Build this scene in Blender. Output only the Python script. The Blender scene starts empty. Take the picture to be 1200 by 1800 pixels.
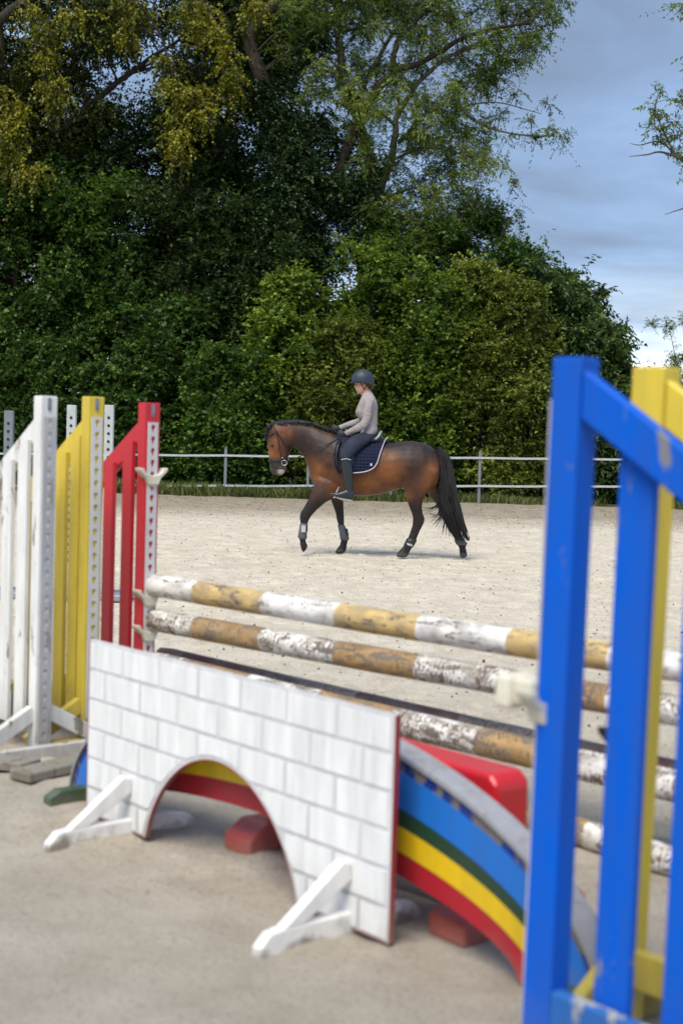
import bpy, bmesh, math, random
import numpy as np
from mathutils import Vector, Matrix

random.seed(7)
rng = np.random.default_rng(7)
S = bpy.context.scene
COL = S.collection

# ------------------------------------------------------------------ camera
CAM_Z = 1.55
PITCH = math.atan(122 / 2500)
ROLL = math.radians(1.7)
cd = bpy.data.cameras.new('camera')
cam = bpy.data.objects.new('camera', cd)
COL.objects.link(cam)
S.camera = cam
cd.sensor_fit = 'VERTICAL'
cd.sensor_height = 36
cd.sensor_width = 24
cd.lens = 50
cd.clip_start = 0.1
cd.clip_end = 6000
cd.dof.use_dof = True
cd.dof.focus_distance = 19.6
cd.dof.aperture_fstop = 2.5
cam.matrix_world = (Matrix.Translation((0, 0, CAM_Z)) @ Matrix.Rotation(math.pi / 2 - PITCH, 4, 'X')
                    @ Matrix.Rotation(ROLL, 4, 'Z'))

# ------------------------------------------------------------------ world, sun, exposure
SUN_EL, SUN_AZ = 56, 205        # azimuth clockwise from +Y (north): behind the camera, to the left
w = bpy.data.worlds.new('World')
S.world = w
w.use_nodes = True
nt = w.node_tree
nt.nodes.clear()
wn = nt.nodes.new


def lk(a, b):
    nt.links.new(a, b)


out = wn('ShaderNodeOutputWorld')
sky = wn('ShaderNodeTexSky')
sky.sky_type = 'NISHITA'
sky.sun_disc = False
sky.sun_elevation = math.radians(SUN_EL)
sky.sun_rotation = math.radians(SUN_AZ)
b1 = wn('ShaderNodeBackground')
b1.inputs['Strength'].default_value = 0.06
lk(sky.outputs[0], b1.inputs[0])
tc = wn('ShaderNodeTexCoord')
sep = wn('ShaderNodeSeparateXYZ')
lk(tc.outputs['Generated'], sep.inputs[0])
# cloud layer seen in perspective: direction divided by its height
zc = wn('ShaderNodeMath'); zc.operation = 'ADD'; zc.inputs[1].default_value = 0.12
ab = wn('ShaderNodeMath'); ab.operation = 'ABSOLUTE'
lk(sep.outputs['Z'], ab.inputs[0]); lk(ab.outputs[0], zc.inputs[0])
dv = wn('ShaderNodeVectorMath'); dv.operation = 'DIVIDE'
cb = wn('ShaderNodeCombineXYZ')
for i in range(3):
    lk(zc.outputs[0], cb.inputs[i])
lk(tc.outputs['Generated'], dv.inputs[0]); lk(cb.outputs[0], dv.inputs[1])
n1 = wn('ShaderNodeTexNoise'); n1.inputs['Scale'].default_value = 1.05
n1.inputs['Detail'].default_value = 6; n1.inputs['Roughness'].default_value = 0.55
n1.inputs['Distortion'].default_value = 0.35
lk(dv.outputs[0], n1.inputs['Vector'])
r1 = wn('ShaderNodeValToRGB')
lk(n1.outputs[0], r1.inputs[0])
el = r1.color_ramp.elements
el[0].position = 0.34; el[0].color = (0.082, 0.108, 0.158, 1)
el[1].position = 0.70; el[1].color = (0.185, 0.25, 0.36, 1)
e = el.new(0.5); e.color = (0.108, 0.158, 0.25, 1)
# broken bright band low over the horizon
n2 = wn('ShaderNodeTexNoise'); n2.inputs['Scale'].default_value = 7
n2.inputs['Detail'].default_value = 5
mp = wn('ShaderNodeMapping'); mp.inputs['Scale'].default_value = (1, 1, 5)
mp.inputs['Location'].default_value = (0.3, 0.1, 0.65)
lk(tc.outputs['Generated'], mp.inputs[0]); lk(mp.outputs[0], n2.inputs['Vector'])
rz = wn('ShaderNodeValToRGB')
lk(sep.outputs['Z'], rz.inputs[0])
ez = rz.color_ramp.elements
ez[0].position = 0.0; ez[0].color = (0.8, 0.8, 0.8, 1)
ez[1].position = 0.13; ez[1].color = (0, 0, 0, 1)
q = ez.new(0.055); q.color = (1, 1, 1, 1)
q = ez.new(0.085); q.color = (0.45, 0.45, 0.45, 1)
mm = wn('ShaderNodeMath'); mm.operation = 'MULTIPLY'
rn = wn('ShaderNodeValToRGB')
lk(n2.outputs[0], rn.inputs[0])
rn.color_ramp.elements[0].position = 0.30
rn.color_ramp.elements[1].position = 0.54
lk(rz.outputs[0], mm.inputs[0]); lk(rn.outputs[0], mm.inputs[1])
mx = wn('ShaderNodeMix'); mx.data_type = 'RGBA'
lk(mm.outputs[0], mx.inputs[0]); lk(r1.outputs[0], mx.inputs[6])
mx.inputs[7].default_value = (0.46, 0.51, 0.53, 1)
b2 = wn('ShaderNodeBackground')
b2.inputs['Strength'].default_value = 1.0
lk(mx.outputs[2], b2.inputs[0])
ms = wn('ShaderNodeMixShader')
ms.inputs[0].default_value = 0.88
lk(b1.outputs[0], ms.inputs[1]); lk(b2.outputs[0], ms.inputs[2])
lk(ms.outputs[0], out.inputs[0])

sd = bpy.data.lights.new('sun', 'SUN')
sd.energy = 1.5
sd.angle = math.radians(34)
sd.color = (1.0, 0.93, 0.82)
so = bpy.data.objects.new('sun', sd)
COL.objects.link(so)
az, elv = math.radians(SUN_AZ), math.radians(SUN_EL)
sdir = Vector((math.sin(az) * math.cos(elv), math.cos(az) * math.cos(elv), math.sin(elv)))
so.rotation_euler = sdir.to_track_quat('Z', 'Y').to_euler()
so.location = (0, 0, 30)

S.render.engine = 'CYCLES'
S.view_settings.view_transform = 'Standard'
S.view_settings.look = 'None'
S.view_settings.exposure = 1.55
S.view_settings.gamma = 1
S.view_settings.use_curve_mapping = False

# ------------------------------------------------------------------ helpers


def W(px, py, Y):
    """world point on the depth Y seen in that direction from the camera spot (a plane survey)"""
    x, y = px - 600.0, 900.0 - py
    c, s = math.cos(ROLL), math.sin(ROLL)
    x, y = c * x - s * y, s * x + c * y
    c, s = math.cos(PITCH), math.sin(PITCH)
    d = (x, 2500 * c + y * s, -2500 * s + y * c)
    t = Y / d[1]
    return Vector((d[0] * t, Y, CAM_Z + d[2] * t))


def tag(o, label=None, cat=None, group=None, kind=None):
    if label: o['label'] = label
    if cat: o['category'] = cat
    if group: o['group'] = group
    if kind: o['kind'] = kind
    return o


def empty(name, loc=(0, 0, 0), rz=0.0):
    o = bpy.data.objects.new(name, None)
    COL.objects.link(o)
    o.location = loc
    o.rotation_euler = (0, 0, rz)
    o.empty_display_size = 0.2
    return o


def link(name, me, mat=None, parent=None, smooth=False):
    o = bpy.data.objects.new(name, me)
    COL.objects.link(o)
    if mat is not None and not me.materials:
        me.materials.append(mat)
    if parent is not None:
        o.parent = parent
    if smooth:
        me.polygons.foreach_set('use_smooth', [True] * len(me.polygons))
    return o


class MB:
    """collects simple shapes and links them as ONE mesh object"""

    def __init__(self):
        self.v, self.f = [], []

    def add(self, vs, fs):
        k = len(self.v)
        self.v += [tuple(v) for v in vs]
        self.f += [tuple(i + k for i in f) for f in fs]
        return self

    def box(self, c, s, R=None):
        vs = []
        for z in (-.5, .5):
            for y in (-.5, .5):
                for x in (-.5, .5):
                    p = Vector((x * s[0], y * s[1], z * s[2]))
                    if R is not None: p = R @ p
                    vs.append(p + Vector(c))
        return self.add(vs, [(0, 2, 3, 1), (4, 5, 7, 6), (0, 1, 5, 4), (2, 6, 7, 3), (0, 4, 6, 2), (1, 3, 7, 5)])

    def beam(self, a, b, wdt, hgt, up=(0, 0, 1)):
        a, b = Vector(a), Vector(b)
        x = (b - a).normalized()
        up = Vector(up)
        y = up.cross(x).normalized()
        z = x.cross(y)
        R = Matrix((x, y, z)).transposed()
        return self.box((a + b) / 2, ((b - a).length, wdt, hgt), R)

    def tube(self, pts, rad, n=8, cap=True, flat=1.0):
        pts = [Vector(p) for p in pts]
        if not hasattr(rad, '__len__'): rad = [rad] * len(pts)
        k = len(pts)
        vs = []
        t = (pts[1] - pts[0]).normalized()
        ref = Vector((0, 0, 1)) if abs(t.z) < .9 else Vector((0, 1, 0))
        u = (ref - t * ref.dot(t)).normalized()
        for i in range(k):
            if i == 0: t = pts[1] - pts[0]
            elif i == k - 1: t = pts[-1] - pts[-2]
            else: t = pts[i + 1] - pts[i - 1]
            t = t.normalized() if t.length > 1e-9 else Vector((0, 0, 1))
            u = (u - t * u.dot(t)).normalized()
            v = t.cross(u)
            for j in range(n):
                a = 2 * math.pi * j / n
                vs.append(pts[i] + (u * math.cos(a) + v * math.sin(a) * flat) * rad[i])
        fs = []
        for i in range(k - 1):
            for j in range(n):
                j2 = (j + 1) % n
                fs.append((i * n + j, i * n + j2, (i + 1) * n + j2, (i + 1) * n + j))
        if cap:
            fs.append(tuple(range(n - 1, -1, -1)))
            fs.append(tuple((k - 1) * n + j for j in range(n)))
        return self.add(vs, fs)

    def prism(self, poly, o, ex, ez, ey, t):
        """poly (a, b) in the plane o + a ex + b ez, thickened by t along ey"""
        o, ex, ez, ey = Vector(o), Vector(ex), Vector(ez), Vector(ey)
        n = len(poly)
        A = [o + ex * a + ez * b for a, b in poly]
        B = [p + ey * t for p in A]
        fs = [tuple(range(n)), tuple(range(2 * n - 1, n - 1, -1))]
        for i in range(n):
            j = (i + 1) % n
            fs.append((i, i + n, j + n, j))
        return self.add(A + B, fs)

    def mesh(self, name):
        me = bpy.data.meshes.new(name)
        me.from_pydata(self.v, [], self.f)
        me.update()
        bm = bmesh.new(); bm.from_mesh(me)
        bmesh.ops.recalc_face_normals(bm, faces=bm.faces)
        bm.to_mesh(me); bm.free()
        return me

    def build(self, name, mat, parent=None, smooth=False, bevel=0.0, seg=1):
        o = link(name, self.mesh(name), mat, parent, smooth)
        if bevel:
            m = o.modifiers.new('bevel', 'BEVEL')
            m.width = bevel; m.segments = seg; m.limit_method = 'ANGLE'
        return o


def bez(pts, n=24):
    """smooth Catmull-Rom curve through points"""
    P = [Vector(p) for p in pts]
    P = [P[0] * 2 - P[1]] + P + [P[-1] * 2 - P[-2]]
    outp = []
    k = len(P) - 3
    for i in range(n + 1):
        t = i / n * k
        s = min(int(t), k - 1)
        u = t - s
        a, b, c, d = P[s:s + 4]
        outp.append(0.5 * ((2 * b) + (c - a) * u + (2 * a - 5 * b + 4 * c - d) * u * u + (3 * b - a - 3 * c + d) * u ** 3))
    return outp

# ------------------------------------------------------------------ materials


class NM:
    def __init__(self, name, rough=0.6, spec=0.4):
        self.m = bpy.data.materials.new(name)
        self.m.use_nodes = True
        self.t = self.m.node_tree
        self.b = self.t.nodes['Principled BSDF']
        self.b.inputs['Roughness'].default_value = rough
        self.b.inputs['Specular IOR Level'].default_value = spec
        self.out = self.t.nodes['Material Output']

    def n(self, typ, **kw):
        nd = self.t.nodes.new(typ)
        for k, v in kw.items():
            setattr(nd, k, v)
        return nd

    def l(self, a, b):
        self.t.links.new(a, b)

    def coord(self, kind='Object', scale=(1, 1, 1), loc=(0, 0, 0)):
        c = self.n('ShaderNodeTexCoord')
        m = self.n('ShaderNodeMapping')
        m.inputs['Scale'].default_value = scale
        m.inputs['Location'].default_value = loc
        self.l(c.outputs[kind], m.inputs[0])
        return m.outputs[0]

    def world(self, scale=(1, 1, 1), loc=(0, 0, 0)):
        c = self.n('ShaderNodeNewGeometry')
        m = self.n('ShaderNodeMapping')
        m.inputs['Scale'].default_value = scale
        m.inputs['Location'].default_value = loc
        self.l(c.outputs['Position'], m.inputs[0])
        return m.outputs[0]

    def noise(self, vec, scale, detail=4, rough=.55, dist=0.0):
        x = self.n('ShaderNodeTexNoise')
        x.inputs['Scale'].default_value = scale
        x.inputs['Detail'].default_value = detail
        x.inputs['Roughness'].default_value = rough
        x.inputs['Distortion'].default_value = dist
        self.l(vec, x.inputs['Vector'])
        return x.outputs[0]

    def ramp(self, fac, stops, interp='LINEAR'):
        r = self.n('ShaderNodeValToRGB')
        r.color_ramp.interpolation = interp
        E = r.color_ramp.elements
        while len(E) < len(stops): E.new(0.5)
        for i, (p, c) in enumerate(stops):
            E[i].position = p
            E[i].color = (c, c, c, 1) if not hasattr(c, '__len__') else (*c[:3], 1)
        self.l(fac, r.inputs[0])
        return r.outputs[0]

    def mix(self, fac, a, b, mode='MIX'):
        x = self.n('ShaderNodeMix')
        x.data_type = 'RGBA'; x.blend_type = mode
        for sock, val in ((0, fac), (6, a), (7, b)):
            if isinstance(val, bpy.types.NodeSocket): self.l(val, x.inputs[sock])
            elif sock == 0: x.inputs[0].default_value = val
            else: x.inputs[sock].default_value = (*val[:3], 1)
        return x.outputs[2]

    def math(self, op, a, b=None):
        x = self.n('ShaderNodeMath'); x.operation = op
        for i, v in enumerate((a, b)):
            if v is None: continue
            if isinstance(v, bpy.types.NodeSocket): self.l(v, x.inputs[i])
            else: x.inputs[i].default_value = v
        return x.outputs[0]

    def color(self, c):
        if isinstance(c, bpy.types.NodeSocket): self.l(c, self.b.inputs['Base Color'])
        else: self.b.inputs['Base Color'].default_value = (*c[:3], 1)
        return self

    def bump(self, h, strength=.3, dist=.01):
        x = self.n('ShaderNodeBump')
        x.inputs['Strength'].default_value = strength
        x.inputs['Distance'].default_value = dist
        self.l(h, x.inputs['Height'])
        self.l(x.outputs[0], self.b.inputs['Normal'])
        return self


def plain(name, col, rough=.6, spec=.4, metal=0.0, var=.12):
    m = NM(name, rough, spec)
    v = m.noise(m.coord(scale=(3, 3, 3)), 4, 5)
    d = tuple(c * (1 - var * 2) for c in col)
    m.color(m.mix(m.ramp(v, [(.3, 0), (.7, 1)]), d, col))
    m.b.inputs['Metallic'].default_value = metal
    return m.m


def paint(name, col, wear=.5, wood=(.17, .15, .12), dirt=.6, rough=.42, grain=(4, 4, 1.0), seed=0.0, dirt_h=.35, spec=.45):
    """painted weathered wood: bare patches where paint has flaked, mud near the ground"""
    m = NM(name, rough, spec)
    vec = m.world(scale=grain, loc=(seed, seed * 2, seed * .7))
    chips = m.noise(vec, 3.2, 8, .62, .4)
    fine = m.noise(vec, 26, 5, .6)
    mask = m.ramp(m.math('ADD', chips, m.math('MULTIPLY', fine, .12)), [(1 - wear * .5 - .02, 0), (1 - wear * .5 + .012, 1)])
    wv = m.noise(m.world(scale=(30, 30, 2)), 3, 5)
    woodc = m.mix(wv, tuple(c * .55 for c in wood), tuple(c * 1.5 for c in wood))
    fade = m.noise(m.world(scale=(7, 7, 1.2), loc=(seed, 0, 0)), 2.2, 6, .65)
    base = m.mix(m.ramp(fade, [(.35, 0), (.7, 1)]), col, tuple(min(1, c * .74 + .016) for c in col))
    c = m.mix(mask, base, woodc)
    # mud splashed up from the ground
    geo = m.n('ShaderNodeNewGeometry')
    sp = m.n('ShaderNodeSeparateXYZ'); m.l(geo.outputs['Position'], sp.inputs[0])
    hn = m.math('ADD', sp.outputs[2], m.math('MULTIPLY', m.math('SUBTRACT', m.noise(m.world(scale=(1, 1, 1)), 9, 5), .56), -.28))
    mud = m.ramp(hn, [(0.0, dirt), (dirt_h, 0)])
    spot = m.ramp(m.noise(m.world(), 38, 3), [(.70, 0), (.76, dirt * .3)])
    c = m.mix(m.math('MAXIMUM', mud, spot), c, (.22, .185, .14))
    m.color(c)
    h = m.math('ADD', m.math('MULTIPLY', mask, -.6), m.math('MULTIPLY', wv, .8))
    m.bump(h, .35, .004)
    m.l(m.ramp(mask, [(0, rough), (1, .85)]), m.b.inputs['Roughness'])
    return m.m


MAT = {}
MAT['white_paint'] = paint('white_paint', (.84, .84, .81), wear=.62, seed=3.1, wood=(.22, .19, .15))
MAT['yellow_paint'] = paint('yellow_paint', (.74, .56, .05), wear=.52, seed=5.3, wood=(.2, .17, .1))
MAT['red_paint'] = paint('red_paint', (.60, .018, .035), wear=.42, seed=1.3)
MAT['blue_paint'] = paint('blue_paint', (.0, .105, .60), wear=.57, seed=8.2, rough=.5, spec=.12, wood=(.22, .22, .22), dirt=.3, dirt_h=.28)
MAT['grey_board'] = paint('grey_board', (.26, .26, .23), wear=.75, seed=2.3, wood=(.12, .11, .09))
MAT['panel_white'] = paint('panel_white', (.86, .87, .87), wear=.30, seed=6.7, dirt=.2, dirt_h=.2)
MAT['mortar'] = paint('mortar', (.68, .68, .70), wear=.35, seed=.7, dirt=.5, dirt_h=.3)
MAT['foot_white'] = paint('foot_white', (.88, .87, .85), wear=.45, seed=9.3, dirt=.9, dirt_h=.05)
MAT['cup'] = plain('cup_plastic', (.74, .70, .57), .4)
MAT['track_grey'] = paint('track_grey', (.47, .46, .47), wear=.62, seed=4.4, wood=(.3, .28, .26), dirt=.5)
MAT['track_white'] = paint('track_white', (.68, .66, .66), wear=.55, seed=2.2, wood=(.4, .38, .36), dirt=.4)
MAT['steel'] = plain('steel_grey', (.30, .33, .36), .5, .5, .3)
MAT['galv'] = plain('galvanised_post', (.20, .23, .25), .6, .4, .1)
MAT['rail_white'] = plain('rail_white', (.50, .53, .54), .6)
MAT['black_plastic'] = plain('black_plastic', (.02, .02, .022), .5)
MAT['red_plastic'] = paint('red_plastic', (.58, .012, .02), wear=.3, seed=2.9, rough=.3, dirt=.6, dirt_h=.25)
MAT['leather'] = plain('black_leather', (.014, .016, .02), .38, .5)
MAT['tack'] = plain('dark_tack', (.012, .01, .01), .45, .5)
MAT['metal_bit'] = plain('polished_steel', (.6, .6, .6), .25, .5, .9)
pm = NM('navy_pad', .85, .2)
pm.color((.012, .016, .042))
wx = pm.n('ShaderNodeTexWave', wave_type='BANDS', bands_direction='Z'); wx.inputs['Scale'].default_value = 7
wz = pm.n('ShaderNodeTexWave', wave_type='BANDS', bands_direction='X'); wz.inputs['Scale'].default_value = 7
pm.l(pm.coord(), wx.inputs['Vector']); pm.l(pm.coord(), wz.inputs['Vector'])
pm.bump(pm.math('MINIMUM', wx.outputs['Fac'], wz.outputs['Fac']), 1.0, .02)
MAT['navy_pad'] = pm.m
MAT['trim'] = plain('pale_trim', (.50, .45, .52), .7)
MAT['helmet'] = plain('helmet_shell', (.026, .042, .062), .5, .4)
MAT['shirt'] = None
MAT['glove'] = plain('glove', (.012, .015, .02), .6)
MAT['boot_leather'] = plain('boot_leather', (.016, .024, .03), .34, .5)
MAT['boot_grey'] = plain('boot_grey', (.10, .11, .13), .6)
MAT['silver'] = plain('silver_label', (.45, .46, .47), .5)
MAT['sole'] = plain('boot_sole', (.45, .44, .42), .6)


def mat_ground():
    m = NM('arena_sand', .95, .12)
    p = m.world()
    big = m.noise(p, .35, 4)
    mid = m.noise(p, 2.6, 6, .62)
    fine = m.noise(p, 55, 6, .7)
    sp = m.n('ShaderNodeSeparateXYZ')
    g = m.n('ShaderNodeNewGeometry'); m.l(g.outputs['Position'], sp.inputs[0])
    # wetter, browner sand in the ridden track along the fence; near sand painted darker, part damp, part viewing-angle light
    yy = m.math('ADD', sp.outputs[1], m.math('MULTIPLY', m.math('SUBTRACT', big, .5), 4.0))
    far = m.ramp(m.math('DIVIDE', yy, 60.0), [(.45, 0), (.535, .85), (.66, 1)])
    near = m.ramp(m.math('DIVIDE', yy, 60.0), [(.07, 1), (.20, 0)])
    dry = m.mix(m.ramp(mid, [(.35, 0), (.68, 1)]), (.53, .468, .365), (.66, .60, .49))
    damp = m.mix(m.ramp(mid, [(.35, 0), (.68, 1)]), (.22, .185, .135), (.335, .29, .22))
    nearc = m.mix(m.ramp(mid, [(.35, 0), (.68, 1)]), (.33, .295, .24), (.42, .38, .32))
    c = m.mix(far, dry, damp)
    c = m.mix(near, c, nearc)
    c = m.mix(m.ramp(fine, [(.36, .5), (.50, 0)]), c, (.20, .165, .12))
    specks = m.noise(m.world(scale=(1, .7, 1)), 17, 3, .6, .6)
    c = m.mix(m.ramp(specks, [(.69, 0), (.73, .5)]), c, (.10, .08, .055))
    m.color(c)
    h = m.math('ADD', m.math('MULTIPLY', mid, 1.0), m.math('MULTIPLY', fine, .25))
    m.bump(h, .9, .05)
    return m.m


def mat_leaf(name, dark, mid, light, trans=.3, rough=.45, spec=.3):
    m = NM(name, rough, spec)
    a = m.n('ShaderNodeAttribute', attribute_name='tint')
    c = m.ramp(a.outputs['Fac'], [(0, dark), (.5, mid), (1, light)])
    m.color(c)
    tr = m.n('ShaderNodeBsdfTranslucent')
    m.l(m.mix(.5, c, light, 'MIX'), tr.inputs[0])
    mx = m.n('ShaderNodeMixShader'); mx.inputs[0].default_value = trans
    m.l(m.b.outputs[0], mx.inputs[1]); m.l(tr.outputs[0], mx.inputs[2])
    m.l(mx.outputs[0], m.out.inputs[0])
    return m.m


def mat_bark(name, a, b):
    m = NM(name, .9, .15)
    n_ = m.noise(m.coord(scale=(6, 6, 1.2)), 3, 6, .6)
    m.color(m.mix(m.ramp(n_, [(.35, 0), (.65, 1)]), a, b))
    m.bump(n_, .6, .03)
    return m.m


MAT['bark_dark'] = mat_bark('bark_dark', (.022, .018, .014), (.06, .05, .038))
MAT['bark_grey'] = mat_bark('bark_grey', (.07, .062, .05), (.17, .15, .125))
MAT['leaf_dark'] = mat_leaf('leaf_dark', (.012, .028, .007), (.028, .055, .012), (.07, .11, .022))
MAT['leaf_ivy'] = mat_leaf('leaf_ivy', (.008, .022, .006), (.018, .045, .010), (.055, .095, .018), .15, .4, .4)
MAT['leaf_ash'] = mat_leaf('leaf_ash', (.03, .062, .010), (.085, .145, .022), (.22, .28, .045), .35)
MAT['leaf_yellow'] = mat_leaf('leaf_yellow', (.045, .06, .008), (.13, .14, .012), (.29, .27, .022), .3)
MAT['leaf_maple'] = mat_leaf('leaf_maple', (.020, .036, .006), (.045, .068, .009), (.12, .13, .014), .25)
MAT['leaf_hazel'] = mat_leaf('leaf_hazel', (.018, .046, .007), (.055, .115, .013), (.23, .31, .035), .32)
MAT['leaf_olive'] = mat_leaf('leaf_olive', (.024, .046, .008), (.085, .125, .016), (.26, .30, .045), .3)
MAT['leaf_green'] = mat_leaf('leaf_green', (.016, .040, .007), (.04, .092, .013), (.12, .21, .03), .3)
MAT['leaf_chestnut'] = mat_leaf('leaf_chestnut', (.014, .036, .01), (.042, .085, .018), (.14, .20, .05), .25)
MAT['grass'] = mat_leaf('grass_blades', (.04, .055, .015), (.09, .12, .028), (.26, .27, .10), .3)
MAT['meadow'] = plain('meadow_green', (.05, .085, .02), .95, .1, 0, .3)
MAT['hill'] = plain('hill_green', (.035, .06, .05), .95, .1, 0, .3)

# ------------------------------------------------------------------ the ground


def lattice(nx, ny, seed):
    return np.random.default_rng(seed).random((nx, ny))


def vnoise(x, y, scale, seed):
    g = lattice(256, 256, seed)
    u, v = x * scale, y * scale
    i, j = np.floor(u).astype(int), np.floor(v).astype(int)
    fu, fv = u - i, v - j
    fu = fu * fu * (3 - 2 * fu); fv = fv * fv * (3 - 2 * fv)
    i0, i1, j0, j1 = i % 256, (i + 1) % 256, j % 256, (j + 1) % 256
    return (g[i0, j0] * (1 - fu) * (1 - fv) + g[i1, j0] * fu * (1 - fv) + g[i0, j1] * (1 - fu) * fv + g[i1, j1] * fu * fv) - .5


def np_mesh(name, verts, faces):
    """faces: (n, k) int array, all k-gons"""
    me = bpy.data.meshes.new(name)
    verts = np.asarray(verts, np.float32); faces = np.asarray(faces, np.int32)
    n, k = faces.shape
    me.vertices.add(len(verts)); me.vertices.foreach_set('co', verts.ravel())
    me.loops.add(n * k); me.loops.foreach_set('vertex_index', faces.ravel())
    me.polygons.add(n)
    me.polygons.foreach_set('loop_start', np.arange(0, n * k, k, dtype=np.int32))
    me.polygons.foreach_set('loop_total', np.full(n, k, np.int32))
    me.update(calc_edges=True)
    return me


def sand_z(x, y):
    a = .030 * vnoise(x, y, .5, 1) + .022 * vnoise(x, y, 1.7, 2) + .020 * vnoise(x, y, 4.3, 3) + .012 * vnoise(x, y, 9.5, 4)
    b = np.clip((np.asarray(y) - 7.5) / 3, .25, 1)
    return a * b - .012


NXC = 430
ys = np.concatenate([np.arange(1.0, 12, .045), np.arange(12, 24, .04), np.arange(24, 39.2, .08)])
xs_t = np.linspace(-1, 1, NXC)
XX = xs_t[None, :] * (2.2 + ys[:, None] * .30)
YY = np.repeat(ys[:, None], NXC, 1)
ZZ = sand_z(XX, YY)
# a little sand banked up against the feet of the fillers and wings
for mx_, my_ in ((-.93, 5.35), (-.85, 5.45), (-.76, 5.56), (-.10, 4.36), (-.02, 4.45), (.08, 4.55), (-.55, 5.22), (-.25, 4.9), (.2, 4.35), (-1.0, 5.78), (.62, 3.95), (-1.35, 6.5),
                 (-.25, 5.25), (.35, 4.7), (-1.43, 6.85), (-1.2, 7.1), (-1.0, 7.35)):
    ZZ += .020 * np.exp(-((XX - mx_) ** 2 + (YY - my_) ** 2) / .006)
# hoof prints trodden into the sand
hr_ = np.random.default_rng(31)
for k in range(5200):
    fx = hr_.random(); hy_ = 5 + 31 * fx ** .8; hx_ = (hr_.random() * 2 - 1) * (1.6 + hy_ * .27)
    i0, i1 = np.searchsorted(ys, [hy_ - .16, hy_ + .16])
    if i1 <= i0: continue
    half = 2.2 + hy_ * .30
    j0 = max(0, int((hx_ - .2 + half) / (2 * half) * NXC)); j1 = min(NXC, int((hx_ + .2 + half) / (2 * half) * NXC) + 1)
    d_ = np.hypot(XX[i0:i1, j0:j1] - hx_, YY[i0:i1, j0:j1] - hy_)
    dep = (.008 + .016 * hr_.random()) * (.5 if hy_ < 8 else 1)
    ZZ[i0:i1, j0:j1] += -dep * np.exp(-(d_ / .06) ** 2) + dep * .6 * np.exp(-((d_ - .105) / .035) ** 2)
V = np.stack([XX, YY, ZZ], -1).reshape(-1, 3)
ny, nx = XX.shape
idx = np.arange(ny * nx).reshape(ny, nx)
Fq = np.stack([idx[:-1, :-1], idx[:-1, 1:], idx[1:, 1:], idx[1:, :-1]], -1).reshape(-1, 4)
arena = link('arena_sand', np_mesh('arena_sand', V, Fq), mat_ground(), smooth=True)
tag(arena, kind='structure', label='pale churned sand of the riding arena')

g = MB().add([(-3000, -40, -.09), (3000, -40, -.09), (3000, 5000, -.09), (-3000, 5000, -.09)], [(0, 1, 2, 3)])
tag(g.build('meadow', MAT['meadow']), kind='structure', label='flat green land behind the hedge')
# sand continues behind and beside the surveyed sheet
g = MB().add([(-25, -12, -.05), (25, -12, -.05), (25, 38.9, -.05), (-25, 38.9, -.05)], [(0, 1, 2, 3)])
tag(g.build('arena_base', arena.data.materials[0]), kind='structure', label='wider arena ground around the jumps')

hv, hf = [], []
for i in range(61):
    x = -900 + i * 30
    hh = 36 + 16 * math.sin(i * .21) + 7 * math.sin(i * .63 + 1)
    hv += [(x, 900, -1), (x, 1000, hh * .55), (x, 1150, hh), (x, 1400, -1)]
for i in range(60):
    for j in range(3):
        a = i * 4 + j
        hf.append((a, a + 4, a + 5, a + 1))
tag(MB().add(hv, hf).build('hills', MAT['hill'], smooth=True), kind='structure', label='low wooded hills on the horizon')

# loose crumbs and wood chips on the sand
N = 15000
cy = 7 + 31 * rng.random(N) ** .75
cx = (rng.random(N) * 2 - 1) * (1.2 + cy * .27)
sz = .004 + .013 * rng.random(N) ** 3
sz *= np.where(cy > 29, 1.5, 1.0)
tet = np.array([[1, 0, -.3], [-.5, .87, -.3], [-.5, -.87, -.3], [0, 0, .8]])
an = rng.random(N) * 6.28
ca, sa = np.cos(an), np.sin(an)
tv = np.repeat(tet[None], N, 0) * (sz[:, None, None] * (0.7 + .8 * rng.random((N, 1, 3))))
tx = tv[..., 0] * ca[:, None] - tv[..., 1] * sa[:, None]
ty = tv[..., 0] * sa[:, None] + tv[..., 1] * ca[:, None]
tv = np.stack([tx + cx[:, None], ty + cy[:, None], tv[..., 2] + sand_z(cx, cy)[:, None] + .002], -1).reshape(-1, 3)
tf = (np.array([[0, 1, 3], [1, 2, 3], [2, 0, 3], [0, 2, 1]])[None] + (np.arange(N) * 4)[:, None, None]).reshape(-1, 3)
cr = link('sand_crumbs', np_mesh('sand_crumbs', tv, tf), plain('crumbs', (.17, .135, .095), .95, .1, 0, .3))
tag(cr, kind='stuff', label='dark crumbs and wood chips strewn over the sand', cat='debris')

# ------------------------------------------------------------------ foliage engine


COUNT = []


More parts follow.
